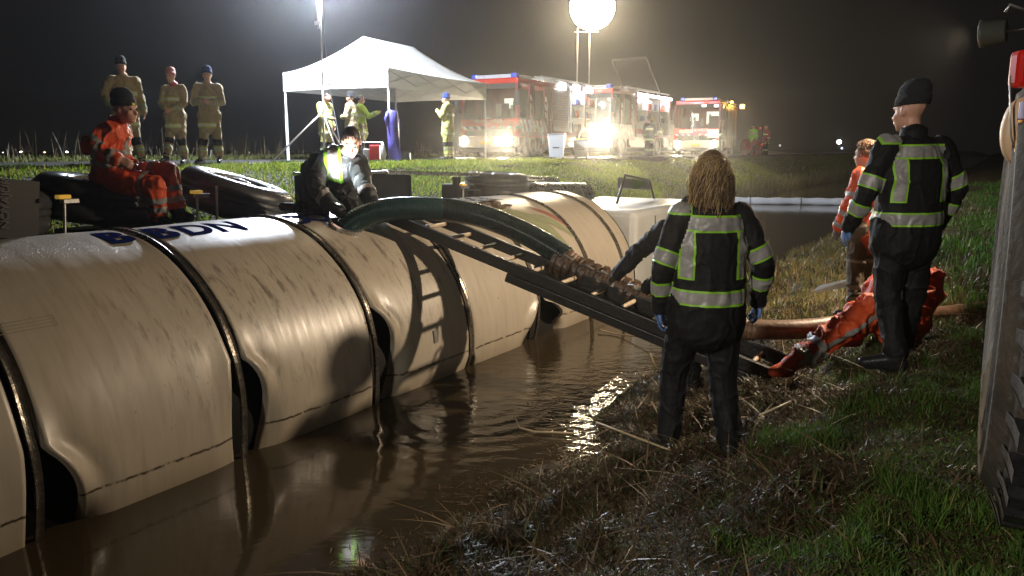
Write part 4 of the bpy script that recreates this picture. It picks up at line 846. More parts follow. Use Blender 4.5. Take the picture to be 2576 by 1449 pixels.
def engine(label, loc, rz, open_bay=None, H=3.2, cabin_light=True, scale=1):
    t = empty('fire_engine', loc, rz, label, 'fire engine', 'fire engines parked on the road')
    def bx(nm, m, *b, bev=.01, par=None):
        for q in b: o = MB().box(*q).build(nm, m, par or t, bevel=bev)
        return o
    # cab shell, real openings for the windscreen and side windows
    bx('cab_lower', red, (-2.5, 0, 0, 2.75, .75, 1.45), bev=.05)
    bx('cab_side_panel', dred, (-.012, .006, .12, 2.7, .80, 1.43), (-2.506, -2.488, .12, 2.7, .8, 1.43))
    bx('cab_roof', red, (-2.45, -.05, .12, 2.75, 2.72, 2.95), bev=.06)
    bx('cab_pillar', dred, (-2.5, -2.4, .02, .18, 1.45, 2.74), (-.1, 0, .02, .18, 1.45, 2.74), (-.1, 0, .95, 1.35, 1.45, 2.74), (-2.5, -2.4, .95, 1.35, 1.45, 2.74), (-.1, 0, 2.15, 2.75, 1.45, 2.74), (-2.5, -2.4, 2.15, 2.75, 1.45, 2.74), (-2.5, 0, 2.68, 2.78, 1.45, 2.74))
    mb = MB(); mb.prism([(.05, 1.47), (.065, 1.47), (.135, 2.62), (.12, 2.62)], -2.4, -.1); mb.build('windscreen', glass, t)
    bx('windscreen_header', dark, (-2.42, -.08, .05, .12, 2.56, 2.74)); 
    for y0, y1 in ((.2, .94), (1.36, 2.14)): bx('side_window', glass, (-.06, -.05, y0, y1, 1.5, 2.55), bev=0)
    s_ = bx('seats', dark, *[(x, x+.5, y, y+.15, 1.2, 2.15) for x in (-2.2, -.75) for y in (.95, 2.2)], *[(x, x+.5, y-.45, y+.1, 1.1, 1.55) for x in (-2.2, -.75) for y in (.95, 2.2)], bev=.03)
    mb = MB(); mb.tube([(-.55+.2*math.cos(a), .42+.06*math.sin(a), 1.62+.18*math.sin(a)) for a in np.linspace(0, 6.283, 20)], .018, 6); mb.build('steering_wheel', dark, t)
    bx('cabin_lamp', cabl if cabin_light else dark, (-1.1, -.35, 2.35, 2.42, 1.75, 2.45), (-1.95, -1.55, 2.35, 2.42, 1.95, 2.35))
    bx('equipment', mat('pale_kit', (.5, .5, .42), .6), (-.95, -.82, 2.2, 2.3, 1.7, 2.3), (-.6, -.45, 1.9, 2.0, 1.6, 2.0), (-1.9, -1.7, 1.6, 1.75, 1.6, 2.1), (-1.35, -1.2, 1.8, 1.9, 1.6, 2.05), bev=.02)
    # front: band with lettering, stripes, grille with star, bumper, lamps, plate
    bx('front_band', red, (-2.46, -.04, -.025, 0, 1.18, 1.45))
    text_obj('lettering', 'BRANDWEER', .20, wht, Matrix.Translation((-1.25, -.032, 1.36)) @ TXR, t, spacing=1.05)
    def slants(m, xs, z0, z1, y, dx): 
        mb = MB()
        for x in xs: mb.add([(x, y, z0), (x+.15, y, z0), (x+.15+dx, y, z1), (x+dx, y, z1), (x, y+.012, z0), (x+.15, y+.012, z0), (x+.15+dx, y+.012, z1), (x+dx, y+.012, z1)], [(0,1,2,3),(7,6,5,4),(0,4,5,1),(1,5,6,2),(2,6,7,3),(3,7,4,0)])
        return mb
    slants(wht, [-2.35+.33*i for i in range(3)], 1.06, 1.17, -.034, -.10).build('front_stripe', wht, t); slants(blu, [-2.19+.33*i for i in range(3)], 1.06, 1.17, -.034, -.10).build('front_stripe', blu, t)
    slants(wht, [-1.2+.36*i for i in range(4)], 1.06, 1.17, -.034, .10).build('front_stripe', wht, t)
    bx('grille', dark, (-2.3, -.2, -.03, .0, .80, 1.05), *[(-2.2, -.3, -.045, -.03, z, z+.02) for z in (.84, .89, .94, .99)])
    mb = MB(); mb.tube([(-1.25+.13*math.cos(a), -.055, .925+.13*math.sin(a)) for a in np.linspace(0, 6.283, 28)], .012, 6)
    for a in (90, 210, 330): mb.bar((-1.25, -.055, .925), (-1.25+.125*math.cos(R_(a)), -.055, .925+.125*math.sin(R_(a))), .022, .014, Vector((0,1,0)))
    mb.build('star_emblem', alu, t)
    bx('bumper', crm, (-2.5, 0, -.22, .15, .38, .80), bev=.05); bx('bumper_skirt', dark, (-2.45, -.05, -.1, .1, .2, .39), bev=.02)
    bx('number_plate', yel, (-1.5, -1.0, -.235, -.22, .50, .61))
    for x in (-2.22, -.28):
        mb = MB(); mb.lathe([(0, 0), (.19, 0), (.21, .03), (.21, .08)], 20, Matrix.Translation((x, -.235, .62)) @ Matrix.Rotation(R_(-90), 4, 'X')); h_ = mb.build('headlight', lgrey, t, smooth=False)
        mb = MB(); mb.lathe([(0, -.005), (.18, -.005)], 20, Matrix.Translation((x, -.24, .62)) @ Matrix.Rotation(R_(-90), 4, 'X')); mb.build('headlight_lens', hl, h_)
    # doors, stripes on the side, wheel arches, wheels
    bx('door_seam', dark, (.004, .009, .16, .175, .8, 2.6), (.004, .009, 1.15, 1.165, .8, 2.6), (.004, .009, 2.2, 2.215, .8, 2.6))
    for i in range(7):
        mb = MB()
        y = .35+i*.32; z0, z1 = 1.5-.0*i, 1.85
        zb, zt = (.98, 1.42) if i > 1 else (.98, 1.42)
        mb.add([(.008, y, zb), (.008, y+.14, zb), (.008, y-.2+.14, zt), (.008, y-.2, zt), (.013, y, zb), (.013, y+.14, zb), (.013, y-.06, zt), (.013, y-.2, zt)], [(0,1,2,3),(7,6,5,4),(0,4,5,1),(1,5,6,2),(2,6,7,3),(3,7,4,0)]); mb.build('side_stripe', wht, t)
    for y in (1.02, 2.25):
        for i in range(3): MB().add([(.004, y+i*.02-.02, 1.5+i*.32), (.004, y+.09+.02*i, 1.5+i*.32), (.004, y+.03, 1.75+i*.3), (.004, y-.06, 1.75+i*.3), (.009, y-.02, 1.5+i*.32), (.009, y+.09, 1.5+i*.32), (.009, y+.03, 1.75+i*.3), (.009, y-.06, 1.75+i*.3)], [(0,1,2,3),(7,6,5,4)]).build('side_stripe', wht, t)
    bx('door_handle', alu, (.006, .04, .95, 1.0, 1.3, 1.9), (.006, .04, 2.35, 2.39, 1.3, 2.1), bev=.01)
    for sx in (0, -2.5):
        for y in (1.35, 5.9):
            Mx = Matrix.Translation((sx+(-.03 if sx == 0 else .03), y, .50)) @ Matrix.Rotation(R_(90 if sx == 0 else -90), 4, 'Y')
            mb = MB(); mb.lathe([(.28, 0), (.36, .012), (.46, .005), (.50, -.05), (.50, -.25), (.28, -.27)], 32, Mx, close=True); tw = mb.build('wheel', rubber, t, smooth=True)
            mb = MB(); mb.lathe([(.29, -.01), (.26, -.06), (.18, -.09), (.14, -.02), (0, -.01)], 24, Mx); mb.build('rim', lgrey, tw, smooth=True)
            mb = MB(); sgn = 1 if sx == 0 else -1
            pts = [(sx+sgn*.01, y+.62*math.cos(a), .52+.60*math.sin(a)) for a in np.linspace(0, math.pi, 14)]
            vs = []
            for p in pts: q = Vector((p[0], y, .52)); r = (Vector(p)-q).normalized(); vs += [Vector(p), Vector(p)+r*.14, Vector(p)+r*.14+Vector((sgn*.03,0,0)), Vector(p)+Vector((sgn*.03,0,0))]
            mb.add(vs, [(i*4+k, i*4+(k+1)%4, (i+1)*4+(k+1)%4, (i+1)*4+k) for i in range(13) for k in range(4)]); mb.build('wheel_arch', lgrey, t)
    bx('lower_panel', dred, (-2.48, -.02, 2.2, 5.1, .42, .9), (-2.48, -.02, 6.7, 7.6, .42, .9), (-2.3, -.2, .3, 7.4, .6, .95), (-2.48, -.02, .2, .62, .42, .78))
    # rear body with three bays each side
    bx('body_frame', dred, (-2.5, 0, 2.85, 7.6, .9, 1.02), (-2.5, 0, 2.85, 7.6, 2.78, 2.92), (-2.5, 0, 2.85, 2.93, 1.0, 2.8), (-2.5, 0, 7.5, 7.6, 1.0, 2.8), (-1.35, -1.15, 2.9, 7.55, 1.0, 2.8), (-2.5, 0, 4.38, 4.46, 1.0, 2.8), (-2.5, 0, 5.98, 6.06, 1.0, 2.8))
    bays = [(2.93, 4.38), (4.46, 5.98), (6.06, 7.5)]
    for i, (y0, y1) in enumerate(bays):
        for side_ in (0, 1):
            if side_ == 0 and open_bay and i in open_bay:
                bx('locker', locker_w, (-1.14, -1.10, y0, y1, 1.02, 2.78), (-1.1, -.04, y0, y0+.02, 1.02, 2.78), (-1.1, -.04, y1-.02, y1, 1.02, 2.78), bev=0)
                bx('shelf', alu, (-1.1, -.06, y0+.02, y1-.02, 1.62, 1.65), (-1.1, -.06, y0+.02, y1-.02, 2.16, 2.19), bev=0)
                rr = random.Random(i+int(loc[0]*10)); cols = [mat('red_kit', (.5, .04, .03), .5), mat('yellow_kit', (.7, .6, .1), .5), mat('grey_kit', (.35, .36, .4), .5), mat('blue_kit', (.06, .1, .35), .5), mat('black_kit', (.03, .03, .03), .5)]
                for z in (1.02, 1.65, 2.19):
                    y = y0+.06
                    while y < y1-.2:
                        wdt = rr.uniform(.1, .32); hh = rr.uniform(.18, .42); kind = rr.random(); cm = cols[rr.randrange(5)]
                        if kind < .55: e_ = bx('equipment', cm, (-.75, -.15, y, min(y+wdt, y1-.05), z+.004, z+hh), bev=.02)
                        elif kind < .85:
                            mb = MB(); r = min(.11, wdt/2); mb.lathe([(0, 0), (r, 0), (r, hh), (r*.4, hh+.05), (r*.4, hh+.08), (0, hh+.08)], 14, Matrix.Translation((-.35, y+wdt/2, z+.004))); mb.build('equipment', cm, t, smooth=False)
                        else:
                            mb = MB(); r = min(.16, hh/2)
                            for q in range(3): mb.tube([(-.3+.0*q, y+wdt/2+(r-.04*q)*math.cos(a), z+r+.01+(r-.04*q)*math.sin(a)) for a in np.linspace(0, 6.283, 16)], .02, 6)
                            mb.build('equipment', cm, t)
                        y += wdt+rr.uniform(.03, .1)
                bx('locker_light', wl_, (-.10, -.06, y0+.05, y0+.09, 1.1, 2.7), bev=0)
            else:
                mb = MB(); x0, x1 = ((-.03, -.012) if side_ == 0 else (-2.488, -2.47))
                for j in range(18): z = 1.03+j*.096; mb.box(x0, x1, y0, y1, z, z+.086)
                mb.build('roller_shutter', alu, t)
    # roof gear: rails, boxes, light bar, blue beacons, work lamps
    bx('roof_rail', lgrey, (-2.45, -2.40, 2.9, 7.5, 3.05, 3.10), (-.1, -.05, 2.9, 7.5, 3.05, 3.10), *[(x, x+.04, y, y+.04, 2.9, 3.06) for x in (-2.44, -.1) for y in (3, 4.4, 5.8, 7.2)], bev=0)
    bx('roof_box', lgrey, (-2.1, -1.4, 3.2, 6.8, 2.93, 3.28), (-1.1, -.5, 3.0, 4.4, 2.93, 3.15), bev=.03)
    mb = MB()
    for x in (-.9, -.6): mb.bar((x, 3.0, 3.22), (x, 7.5, 3.22), .05, .05)
    for i in range(14): mb.bar((-.9, 3.1+i*.32, 3.22), (-.6, 3.1+i*.32, 3.22), .03, .03)
    mb.build('roof_ladder', alu, t)
    bx('light_bar', mat('light_bar_shell', (.55, .55, .6), .3), (-2.0, -.5, .35, .60, 2.96, 3.10), bev=.03); bx('beacon', mat('blue_beacon', (.05, .1, .6), .2), (-2.25, -2.0, .35, .6, 2.96, 3.14), (-.5, -.25, .35, .6, 2.96, 3.14), bev=.04)
    bx('roof_hatch', lgrey, (-.9, -.3, 1.0, 1.7, 2.95, 3.10), (-1.9, -1.4, 1.2, 1.9, 2.95, 3.14), bev=.03)
    for x in (-2.62, .12):
        mb = MB(); mb.tube([(x*.97, .1, 2.6), (x, -.18, 2.55), (x, -.2, 1.75), (x*.97, .1, 1.7)], .018, 6); ma = mb.build('mirror_arm', dark, t); bx('mirror', dark, (x-.1, x+.1, -.26, -.19, 1.9, 2.45), bev=.03, par=ma)
    return t, bx
AZT = -R_(30)
E1 = Vector((.20, 30.2, ROAD_Z+.03)); t1, bx1 = engine('nearest fire engine with BRANDWEER front, white star grille and brightly lit open locker', E1, AZT, open_bay=(1, 2))
E2 = Vector((4.37, 35.4, ROAD_Z+.03)); t2, bx2 = engine('second fire engine with one glaring headlight and a long light strip over open lockers', E2, AZT, open_bay=(0, 1, 2), cabin_light=False)
E3 = Vector((11.25, 43.9, ROAD_Z+.03)); t3, bx3 = engine('farthest fire engine on the right with lit windscreen and amber lamp', E3, -R_(22), open_bay=None)
def loc3(t, x, y, z): return Vector(t.location) + Matrix.Rotation(t.rotation_euler.z, 3, 'Z') @ Vector((x, y, z))
# roof work lamps of the first engine (three lamps over the lockers) and strip light of the second
for y in (3.3, 4.6, 5.9):
    bx1('work_lamp', wl_, (.02, .10, y, y+.62, 2.72, 2.98), bev=.03)
bx1('locker_flap', locker_w, (.02, .07, 4.44, 4.50, 1.0, 2.75), (.0, .85, 7.42, 7.47, .92, 2.78), (.8, .86, 7.40, 7.48, .4, .92), bev=.02)
bx1('folding_step', alu, (.1, .65, 4.6, 5.9, .62, .68), (.1, .14, 4.6, 4.64, .3, .62), (.1, .14, 5.8, 5.84, .3, .62), bev=.01)
bx2('strip_light', wl_, (.02, .10, 2.9, 7.5, 2.78, 2.90), bev=.02)
bx2('strip_light', wl_, (.02, .08, 3.0, 4.6, 2.52, 2.60), bev=.02)
bx3('cab_bull_lamp', wl_, (-.35, -.15, -.02, .06, 2.60, 2.70), (-1.0, -.8, -.02, .06, 2.62, 2.72), bev=.01); bx3('amber_lamp', amb, (.25, .50, 6.6, 6.8, 2.80, 3.05), bev=.03); bx3('amber_lamp', amb, (.05, .2, 3.4, 3.5, 2.95, 3.07), bev=.02)
bx3('side_panel_plate', alu, (.02, .05, 3.9, 4.3, 1.3, 2.3), (.02, .05, 6.4, 6.6, .9, 2.2), bev=.01)
bx3('front_marking', wht, (-2.2, -1.45, -.04, -.028, 1.2, 1.4), (-.65, -.05, -.04, -.028, .95, 1.4), bev=0)
WARM = (1, .82, .56)
for t, pw in ((t1, (800, 2600)), (t2, (500, 5600)), (t3, (2400, 1500))):
    for x, p_ in ((-2.22, pw[0]), (-.28, pw[1])):
        light('headlight_beam', 'SPOT', loc3(t, x, -.42, .66 if t is not t2 else 1.0), p_, WARM, .16, (0, 0, 1.0), 62, .6)
light('locker_beam', 'POINT', loc3(t1, -.2, 5.2, 2.5), 70, (.95, .97, 1), .15); light('locker_beam', 'POINT', loc3(t1, -.2, 6.7, 2.5), 70, (.95, .97, 1), .15)
light('strip_beam', 'POINT', loc3(t2, -.2, 3.8, 2.6), 60, (1, .96, .85), .2); light('strip_beam', 'POINT', loc3(t2, -.2, 6.7, 2.6), 60, (1, .96, .85), .2)
light('amber_beam', 'POINT', loc3(t3, .75, 6.7, 2.95), 30, (1, .45, .08), .08)

# raised lighting gantry behind the second engine
body_grey = mat('gantry_grey', (.10, .09, .09), .6)
gan = empty('lighting_gantry', at_y(1600, 240, 38), label='grey frame raised above the second fire engine roof', cat='gantry')
g0, g1, g2, g3 = at_y(1541, 152, 38), at_y(1624, 144, 38), at_y(1662, 235, 38.5), at_y(1572, 235, 38.5)
mb = MB(); mb.bar(g0, g1, .09, .09); mb.build('cross_bar', body_grey, gan, world=True)
for a, b_ in ((g0, g3), (g1, g2)):
    mb = MB(); mb.bar(a, b_, .06, .06); mb.build('side_arm', body_grey, gan, world=True)
# balloon light on two masts
bal = empty('balloon_light', Vector((BAL.x, BAL.y, ROAD_Z)), label='glaring warm balloon light on two tall masts above the fire engines', cat='flood light')
mb = MB(); mb.ball(BAL, (1.14, 1.14, 1.12), seg=28, rings=18); mb.build('balloon', emat('balloon_glow', (1, .86, .62), 30), bal, smooth=True, world=True)
pole = mat('mast_metal', (.55, .5, .45), .35, .6)
for px in (1451, 1481):
    a = at_y(px, 230, 42); a.z = ROAD_Z; b_ = Vector((a.x, a.y, BAL.z-1.0)); mb = MB(); mb.tube([a, a.lerp(b_, .5), b_], [.055, .045, .035], 10); mb.build('mast', pole, bal, smooth=True, world=True)
mb = MB(); q = Vector((BAL.x, BAL.y, BAL.z-1.2)); mb.bar(q-Vector((.9, 0, 0)), q+Vector((.35, 0, 0)), .06, .06); mb.build('cross_bar', pole, bal, world=True)

# light mast on a tripod before the tent
mb_ = at_y(810, 240, 20.4); mb_.z = ROAD_Z
lm = empty('light_mast', Vector(mb_), label='thin light mast on a tripod in front of the tent with its cable hanging down', cat='light mast')
top = MASTL + Vector((0, 0, -.12)); mid = at_y(803, 45, 20.3)
mb = MB(); mb.tube([mb_, mb_.lerp(top, .4)], .028, 8); mb.build('mast', pole, lm, smooth=True, world=True)
mb = MB(); mb.tube([mb_.lerp(top, .38), top], .018, 8); mb.build('mast', pole, lm, smooth=True, world=True)
mb = MB(); mb.bar(mid-Vector((.02, 0, .25)), mid+Vector((-.04, 0, .45)), .05, .05); mb.bar(mid+Vector((-.12, 0, -.12)), mid+Vector((.03, 0, -.12)), .07, .09); mb.build('clamp', pole, lm, world=True)
hub = mb_ + Zv*1.25
for dx, dy in ((-1.25, -.3), (.45, .8), (.55, -.7)):
    mb = MB(); mb.tube([hub, Vector((mb_.x+dx, mb_.y+dy, ROAD_Z+.02))], .022, 8); mb.build('leg', pole, lm, smooth=True, world=True)
mb = MB(); mb.tube(catmull([top, at_y(812, 40, 20.2), at_y(822, 150, 20.2), at_y(832, 235, 20.2), at_y(850, 330, 20.0), at_y(862, 405, 19.8)], 6), .012, 6); mb.build('cable', mat('grey_cable', (.25, .26, .3), .5), lm, smooth=True, world=True)
for s_ in (-1, 1):
    mb = MB(); mb.box(-.16, .16, -.06, .06, -.11, .11, Matrix.Translation(MASTL+Vector((s_*.22, 0, .22))) @ Matrix.Rotation(R_(25*s_), 4, 'Z')); fl = mb.build('flood_lamp', mat('lamp_housing', (.1, .1, .1), .4), lm, world=True, bevel=.015)
    mb = MB(); mb.box(-.14, .14, -.066, -.062, -.09, .09, Matrix.Translation(MASTL+Vector((s_*.22, 0, .22))) @ Matrix.Rotation(R_(25*s_), 4, 'Z')); mb.build('lamp_lens', emat('cool_flood_glow', (.9, .95, 1), 20), fl)

# ------------------------------------------------------------------ tent
tn = Vector((-3.25, 21.5, 0)); tl_ = Vector((-6.42, 23.0, 0)); tr = Vector((-.83, 26.6, 0)); tb = tl_+tr-tn; cen = (tl_+tr)/2
tent = empty('party_tent', Vector((cen.x, cen.y, ROAD_Z)), label='white pop-up tent with scalloped roof beside the fire engines', cat='tent')
canv = mat('white_canvas', (.82, .82, .80), .6, var=.05, scale=2, transl=.35, bump=.3, bscale=5)
ze, zv, zr = ROAD_Z+2.45, ROAD_Z+1.93, ROAD_Z+3.50; long_ = (tr-tn); R1 = cen-long_*.25; R2 = cen+long_*.22
cor = [tn, tr, tb, tl_]; per_ = []
for i in range(4):
    a, b_ = cor[i], cor[(i+1) % 4]; rr0 = [R1, R2, R2, R1][i]; rr1 = [R2, R2, R1, R1][i]
    for k in range(16): t = k/16; per_.append((a.lerp(b_, t), rr0.lerp(rr1, t), t))
mb = MB(); vs = []; n = len(per_); nk = 12
for j in range(nk+1):
    k = j/nk
    for p, q, t in per_:
        x = p.lerp(q, k); z = ze + (zr-ze)*(k**1.45) - .05*math.sin(math.pi*t)*(1-k)**3; zz = zr - .25*0; vs.append(Vector((x.x, x.y, z)))
# the far ridge end sits a little lower, as the cloth sags along the ridge
fs = [(j*n+i, j*n+(i+1) % n, (j+1)*n+(i+1) % n, (j+1)*n+i) for j in range(nk) for i in range(n)]
mb.add(vs, fs); mb.build('canopy', canv, tent, smooth=True, world=True)
mb = MB(); vs = []
for j in range(5):
    for i, (p, q, t) in enumerate(per_):
        o_ = (p-cen).normalized()*(.015*math.sin(i*1.1)*j/4); z = ze-.05*math.sin(math.pi*t)*0 + (zv-ze)*j/4 + .02*math.sin(math.pi*t)*j/4; vs.append(Vector((p.x+o_.x, p.y+o_.y, z - (.05*math.sin(math.pi*t) if j == 0 else 0))))
mb.add(vs, [(j*n+i, j*n+(i+1) % n, (j+1)*n+(i+1) % n, (j+1)*n+i) for j in range(4) for i in range(n)]); mb.build('valance', canv, tent, smooth=False, world=True)
tm = mat('white_tent_metal', (.72, .72, .72), .4, var=.05)
for p in cor:
    q = p + (cen-p)*.015; mb = MB(); mb.bar(Vector((q.x, q.y, ROAD_Z+.02)), Vector((q.x, q.y, ROAD_Z+1.3)), .062); mb.bar(Vector((q.x, q.y, ROAD_Z+1.3)), Vector((q.x, q.y, ze)), .048); mb.box(q.x-.07, q.x+.07, q.y-.07, q.y+.07, ROAD_Z+.005, ROAD_Z+.02); mb.build('tent_leg', tm, tent, world=True)
for i in range(4):
    a, b_ = cor[i], cor[(i+1) % 4]; mb = MB(); m_ = 4
    for k in range(m_):
        p, q = a.lerp(b_, k/m_), a.lerp(b_, (k+1)/m_)
        for z0, z1 in ((-.06, -.40), (-.40, -.06)): mb.bar(Vector((p.x, p.y, ze+z0)), Vector((q.x, q.y, ze+z1)), .022)
    mb.build('truss', tm, tent, world=True)

# rolled blue banner, red generator, bins, black case, hose reel cart
rb = at_y(992, 408, 20.9); rb.z = ROAD_Z
blt = mat('blue_tarpaulin', (.10, .09, .42), .45, var=.25, scale=5, bump=.6, bscale=9)
rolled = empty('rolled_tarpaulin', rb, label='tall roll of blue tarpaulin standing against the tent leg', cat='tarpaulin')
mb = MB(); mb.tube([(0.02, 0, .0), (.0, .0, .5), (-.02, 0, 1.0), (-.03, 0, 1.28), (-.02, 0, 1.32)], [.16, .155, .15, .145, .10], 18); mb.build('roll', blt, rolled, smooth=True)
mb = MB(); mb.tube([(-.12, -.1, 1.25), (-.17, -.13, 1.1), (-.15, -.15, .9)], [.05, .045, .02], 10); mb.tube([(.155, -.06, 1.1), (.165, -.05, .0)], .012, 6); mb.build('loose_flap', blt, rolled, smooth=True)
gp = at_y(942, 408, 20.6); gp.z = ROAD_Z
gen = empty('generator', gp, label='red and grey generator on the road edge under the tent', cat='generator')
mb = MB(); mb.box(-.10, .16, -.15, .15, .05, .44); mb.build('tank', mat('generator_red', (.55, .03, .03), .4), gen, bevel=.03)
mb = MB(); mb.box(-.26, -.11, -.14, .14, .04, .34); mb.build('engine_block', lgrey, gen, bevel=.02)
mb = MB(); mb.tube([(-.28, -.17, 0.02), (-.28, -.17, .5), (.2, -.17, .5), (.2, -.17, .02)], .014, 6); mb.tube([(-.28, .17, .02), (-.28, .17, .5), (.2, .17, .5), (.2, .17, .02)], .014, 6); mb.build('frame', steel, gen)
mb = MB(); mb.tube([(.24, -.1, .03), (.27, -.1, .2), (.24, -.1, .42), (.22, -.1, .52)], [.05, .065, .045, .02], 10); mb.build('jerrycan', locker_w, gen, smooth=True)
p = at_y(1022, 408, 20.9); p.z = ROAD_Z+.02
mb = MB(); mb.box(-.11, .11, -.08, .08, 0, .22); o = mb.build('black_case', blackp, bevel=.02); o.location = p; tag(o, 'small black case at the foot of the tent leg beside the blue roll', 'case')
def bin_(label, px, Y, wd, dp, hh, lid):
    p = at_y(px, 400, Y); p.z = ROAD_Z+.03; b_ = empty('bin', p, R_(-8), label, 'bin', 'grey bins before the fire engine')
    gb = mat('grey_bin_plastic', (.34, .37, .42), .45, var=.1, scale=3)
    mb = MB(); mb.add([(-wd*.42, -dp*.42, .05), (wd*.42, -dp*.42, .05), (wd*.42, dp*.42, .05), (-wd*.42, dp*.42, .05), (-wd/2, -dp/2, hh), (wd/2, -dp/2, hh), (wd/2, dp/2, hh), (-wd/2, dp/2, hh)], [(0,3,2,1),(0,1,5,4),(1,2,6,5),(2,3,7,6),(3,0,4,7)] + ([(4,5,6,7)] if lid else [])); o = mb.build('bin_body', gb, b_, bevel=.015)
    if not lid: sd = o.modifiers.new('s', 'SOLIDIFY'); sd.thickness = .012
    mb = MB()
    if lid: mb.box(-wd*.53, wd*.53, -dp*.55, dp*.53, hh+.002, hh+.05)
    else:
        for q in ((-wd/2, wd/2, -dp/2-.02, -dp/2), (-wd/2, wd/2, dp/2, dp/2+.02)): mb.box(q[0], q[1], q[2], q[3], hh-.05, hh)
    mb.build('lid' if lid else 'rim', mat('bin_lid', (.16, .17, .2), .5), b_, bevel=.01)
    mb = MB(); mb.box(-wd*.2, wd*.2, -dp*.49, -dp*.45, hh*.45, hh*.50); mb.build('handle', dark, b_)
    mb = MB()
    for x in (-wd*.36, wd*.36): mb.lathe([(0, -.03), (.06, -.03), (.06, .03), (0, .03)], 14, Matrix.Translation((x, dp*.4, .06)) @ Matrix.Rotation(R_(90), 4, 'Y'))
    mb.build('castor', dark, b_); return b_
bin_('grey wheeled bin with closed lid before the fire engine\'s front wheel', 1400, 26.5, .52, .55, .76, True)
b2 = bin_('grey open tub filled with yellow-green hoses beside the wheeled bin', 1462, 27.2, .50, .45, .62, False)
mb = MB()
for i in range(9): mb.tube(catmull([(rng.uniform(-.2, .2), rng.uniform(-.15, .15), .5+.16*rng.random()) for _ in range(5)], 5), .03, 7)
mb.build('hose_bundle', mat('yellow_green_hose', (.50, .58, .12), .5), b2, smooth=True)
cp = at_y(1888, 384, 47); cp.z = ROAD_Z
cart = empty('hose_reel_cart', cp, R_(20), 'red hose reel cart with spoked wheel at the far end of the road', 'cart')
for x in (-.5, .5):
    mb = MB(); mb.tube([(x*.7, .45*math.cos(a), .47+.45*math.sin(a)) for a in np.linspace(0, 6.283, 26)], .04, 8)
    for k in range(8): mb.bar((x*.7, 0, .47), (x*.7, .42*math.cos(k*.785), .47+.42*math.sin(k*.785)), .025)
    mb.build('wheel', mat('cart_red', (.4, .04, .04), .5), cart)
mb = MB(); mb.lathe([(.05, -.3), (.34, -.3), (.34, -.27), (.15, -.26), (.15, .26), (.34, .27), (.34, .3), (.05, .3)], 20, Matrix.Translation((0, 0, .62)) @ Matrix.Rotation(R_(90), 4, 'Y')); mb.build('hose_drum', mat('cart_red'[:8]+'_drum', (.35, .04, .04), .5), cart)
mb = MB(); mb.bar((0, 0, .47), (0, -1.1, .75), .05); mb.bar((-.3, -1.1, .75), (.3, -1.1, .75), .04); mb.build('handle', dark, cart)
for nm, px, py, Y in (('upper', 1913, 322, 48), ('lower', 1917, 363, 48)):
    o = MB().ball((0,0,0), .055, seg=10, rings=6).build('tail_lamp', redl); o.location = at_y(px, py, Y); tag(o, f'{nm} red lamp glowing at the far end of the road', 'lamp', 'red lamps at the far end of the road')
mb = MB(); mb.bar((0,0,0), (0,0,1.9), .04); o = mb.build('lamp_post', dark); p = at_y(1915, 380, 48.1); p.z = ROAD_Z; o.location = p; tag(o, 'short dark post carrying the red lamps', 'post')

# far lamps on the horizon
for i, (px, py, col, lab) in enumerate(((8, 386, (1,.9,.7), 'leftmost distant lamp on the horizon'), (53, 383, (1,.95,.85), 'white distant lamp left of the seated man'), (112, 385, (1,.6,.35), 'orange distant lamp left of the seated man'), (168, 383, (.9,.95,1), 'distant lamp just left of the seated man'), (627, 386, (1,.65,.35), 'orange distant lamp between the firefighters and the tent'), (2111, 357, (1,1,.95), 'bright white distant lamp right of the red lamps'), (2118, 373, (.5,.55,.8), 'dim bluish distant lamp under the bright white one'), (1962, 366, (.5,.5,.5), 'faint distant lamp right of the hose reel cart'))):
    Y = 118.; mb = MB(); mb.ball((0,0,0), .17 if i != 5 else .33, seg=10, rings=6); o = mb.build('distant_lamp', emat(f'far_lamp_glow_{i}', col, 14 if i not in (6, 7) else 2)); o.location = at_y(px, py, Y); tag(o, lab, 'lamp', 'lamps on the horizon')

# ------------------------------------------------------------------ tractor at the right edge
trp = W(.17, 3.30, 0); tz = .66
tra = empty('tractor', Vector((trp.x, trp.y, tz)), label='tractor at the right edge with huge muddy tyre, red tail lamp and round work lamp', cat='tractor')
Mb = Matrix((Nv, Dv, Zv)).transposed().to_4x4(); Yaw = Matrix.Rotation(R_(1.2), 4, 'Z')
Mt_ = Matrix.Translation(W(.055, 3.42, tz+.84)) @ Yaw @ Mb @ Matrix.Rotation(R_(90), 4, 'Y')   # local z -> +a
tyrem = mat('mud_grey_tyre', (.048, .039, .029), .8, var=.3, scale=5, dirt=(.02, .016, .012), bump=.5, bscale=26, stretch=(1, 1, 1)); Rt = .84
mb = MB(); mb.lathe([(.30, .05), (.34, -.005), (.42, -.022), (.50, -.027), (.505, -.033), (.52, -.033), (.525, -.027), (.60, -.027), (.605, -.033), (.615, -.033), (.62, -.026), (.68, -.02), (.685, -.026), (.70, -.024), (.705, -.015), (.745, .01), (.755, .035), (.77, .03), (.785, .055), (.80, .09), (.80, .51), (.76, .56), (.56, .60), (.30, .54)], 72, Mt_, close=True); mb.build('tyre', tyrem, tra, smooth=True, world=True)
shm = mat('muddy_shoulder', (.05, .042, .032), .7, var=.4, scale=14, bump=.3)
lugm = mat('wet_lug_rubber', (.018, .018, .02), .22, var=.5, scale=18, bump=.3)
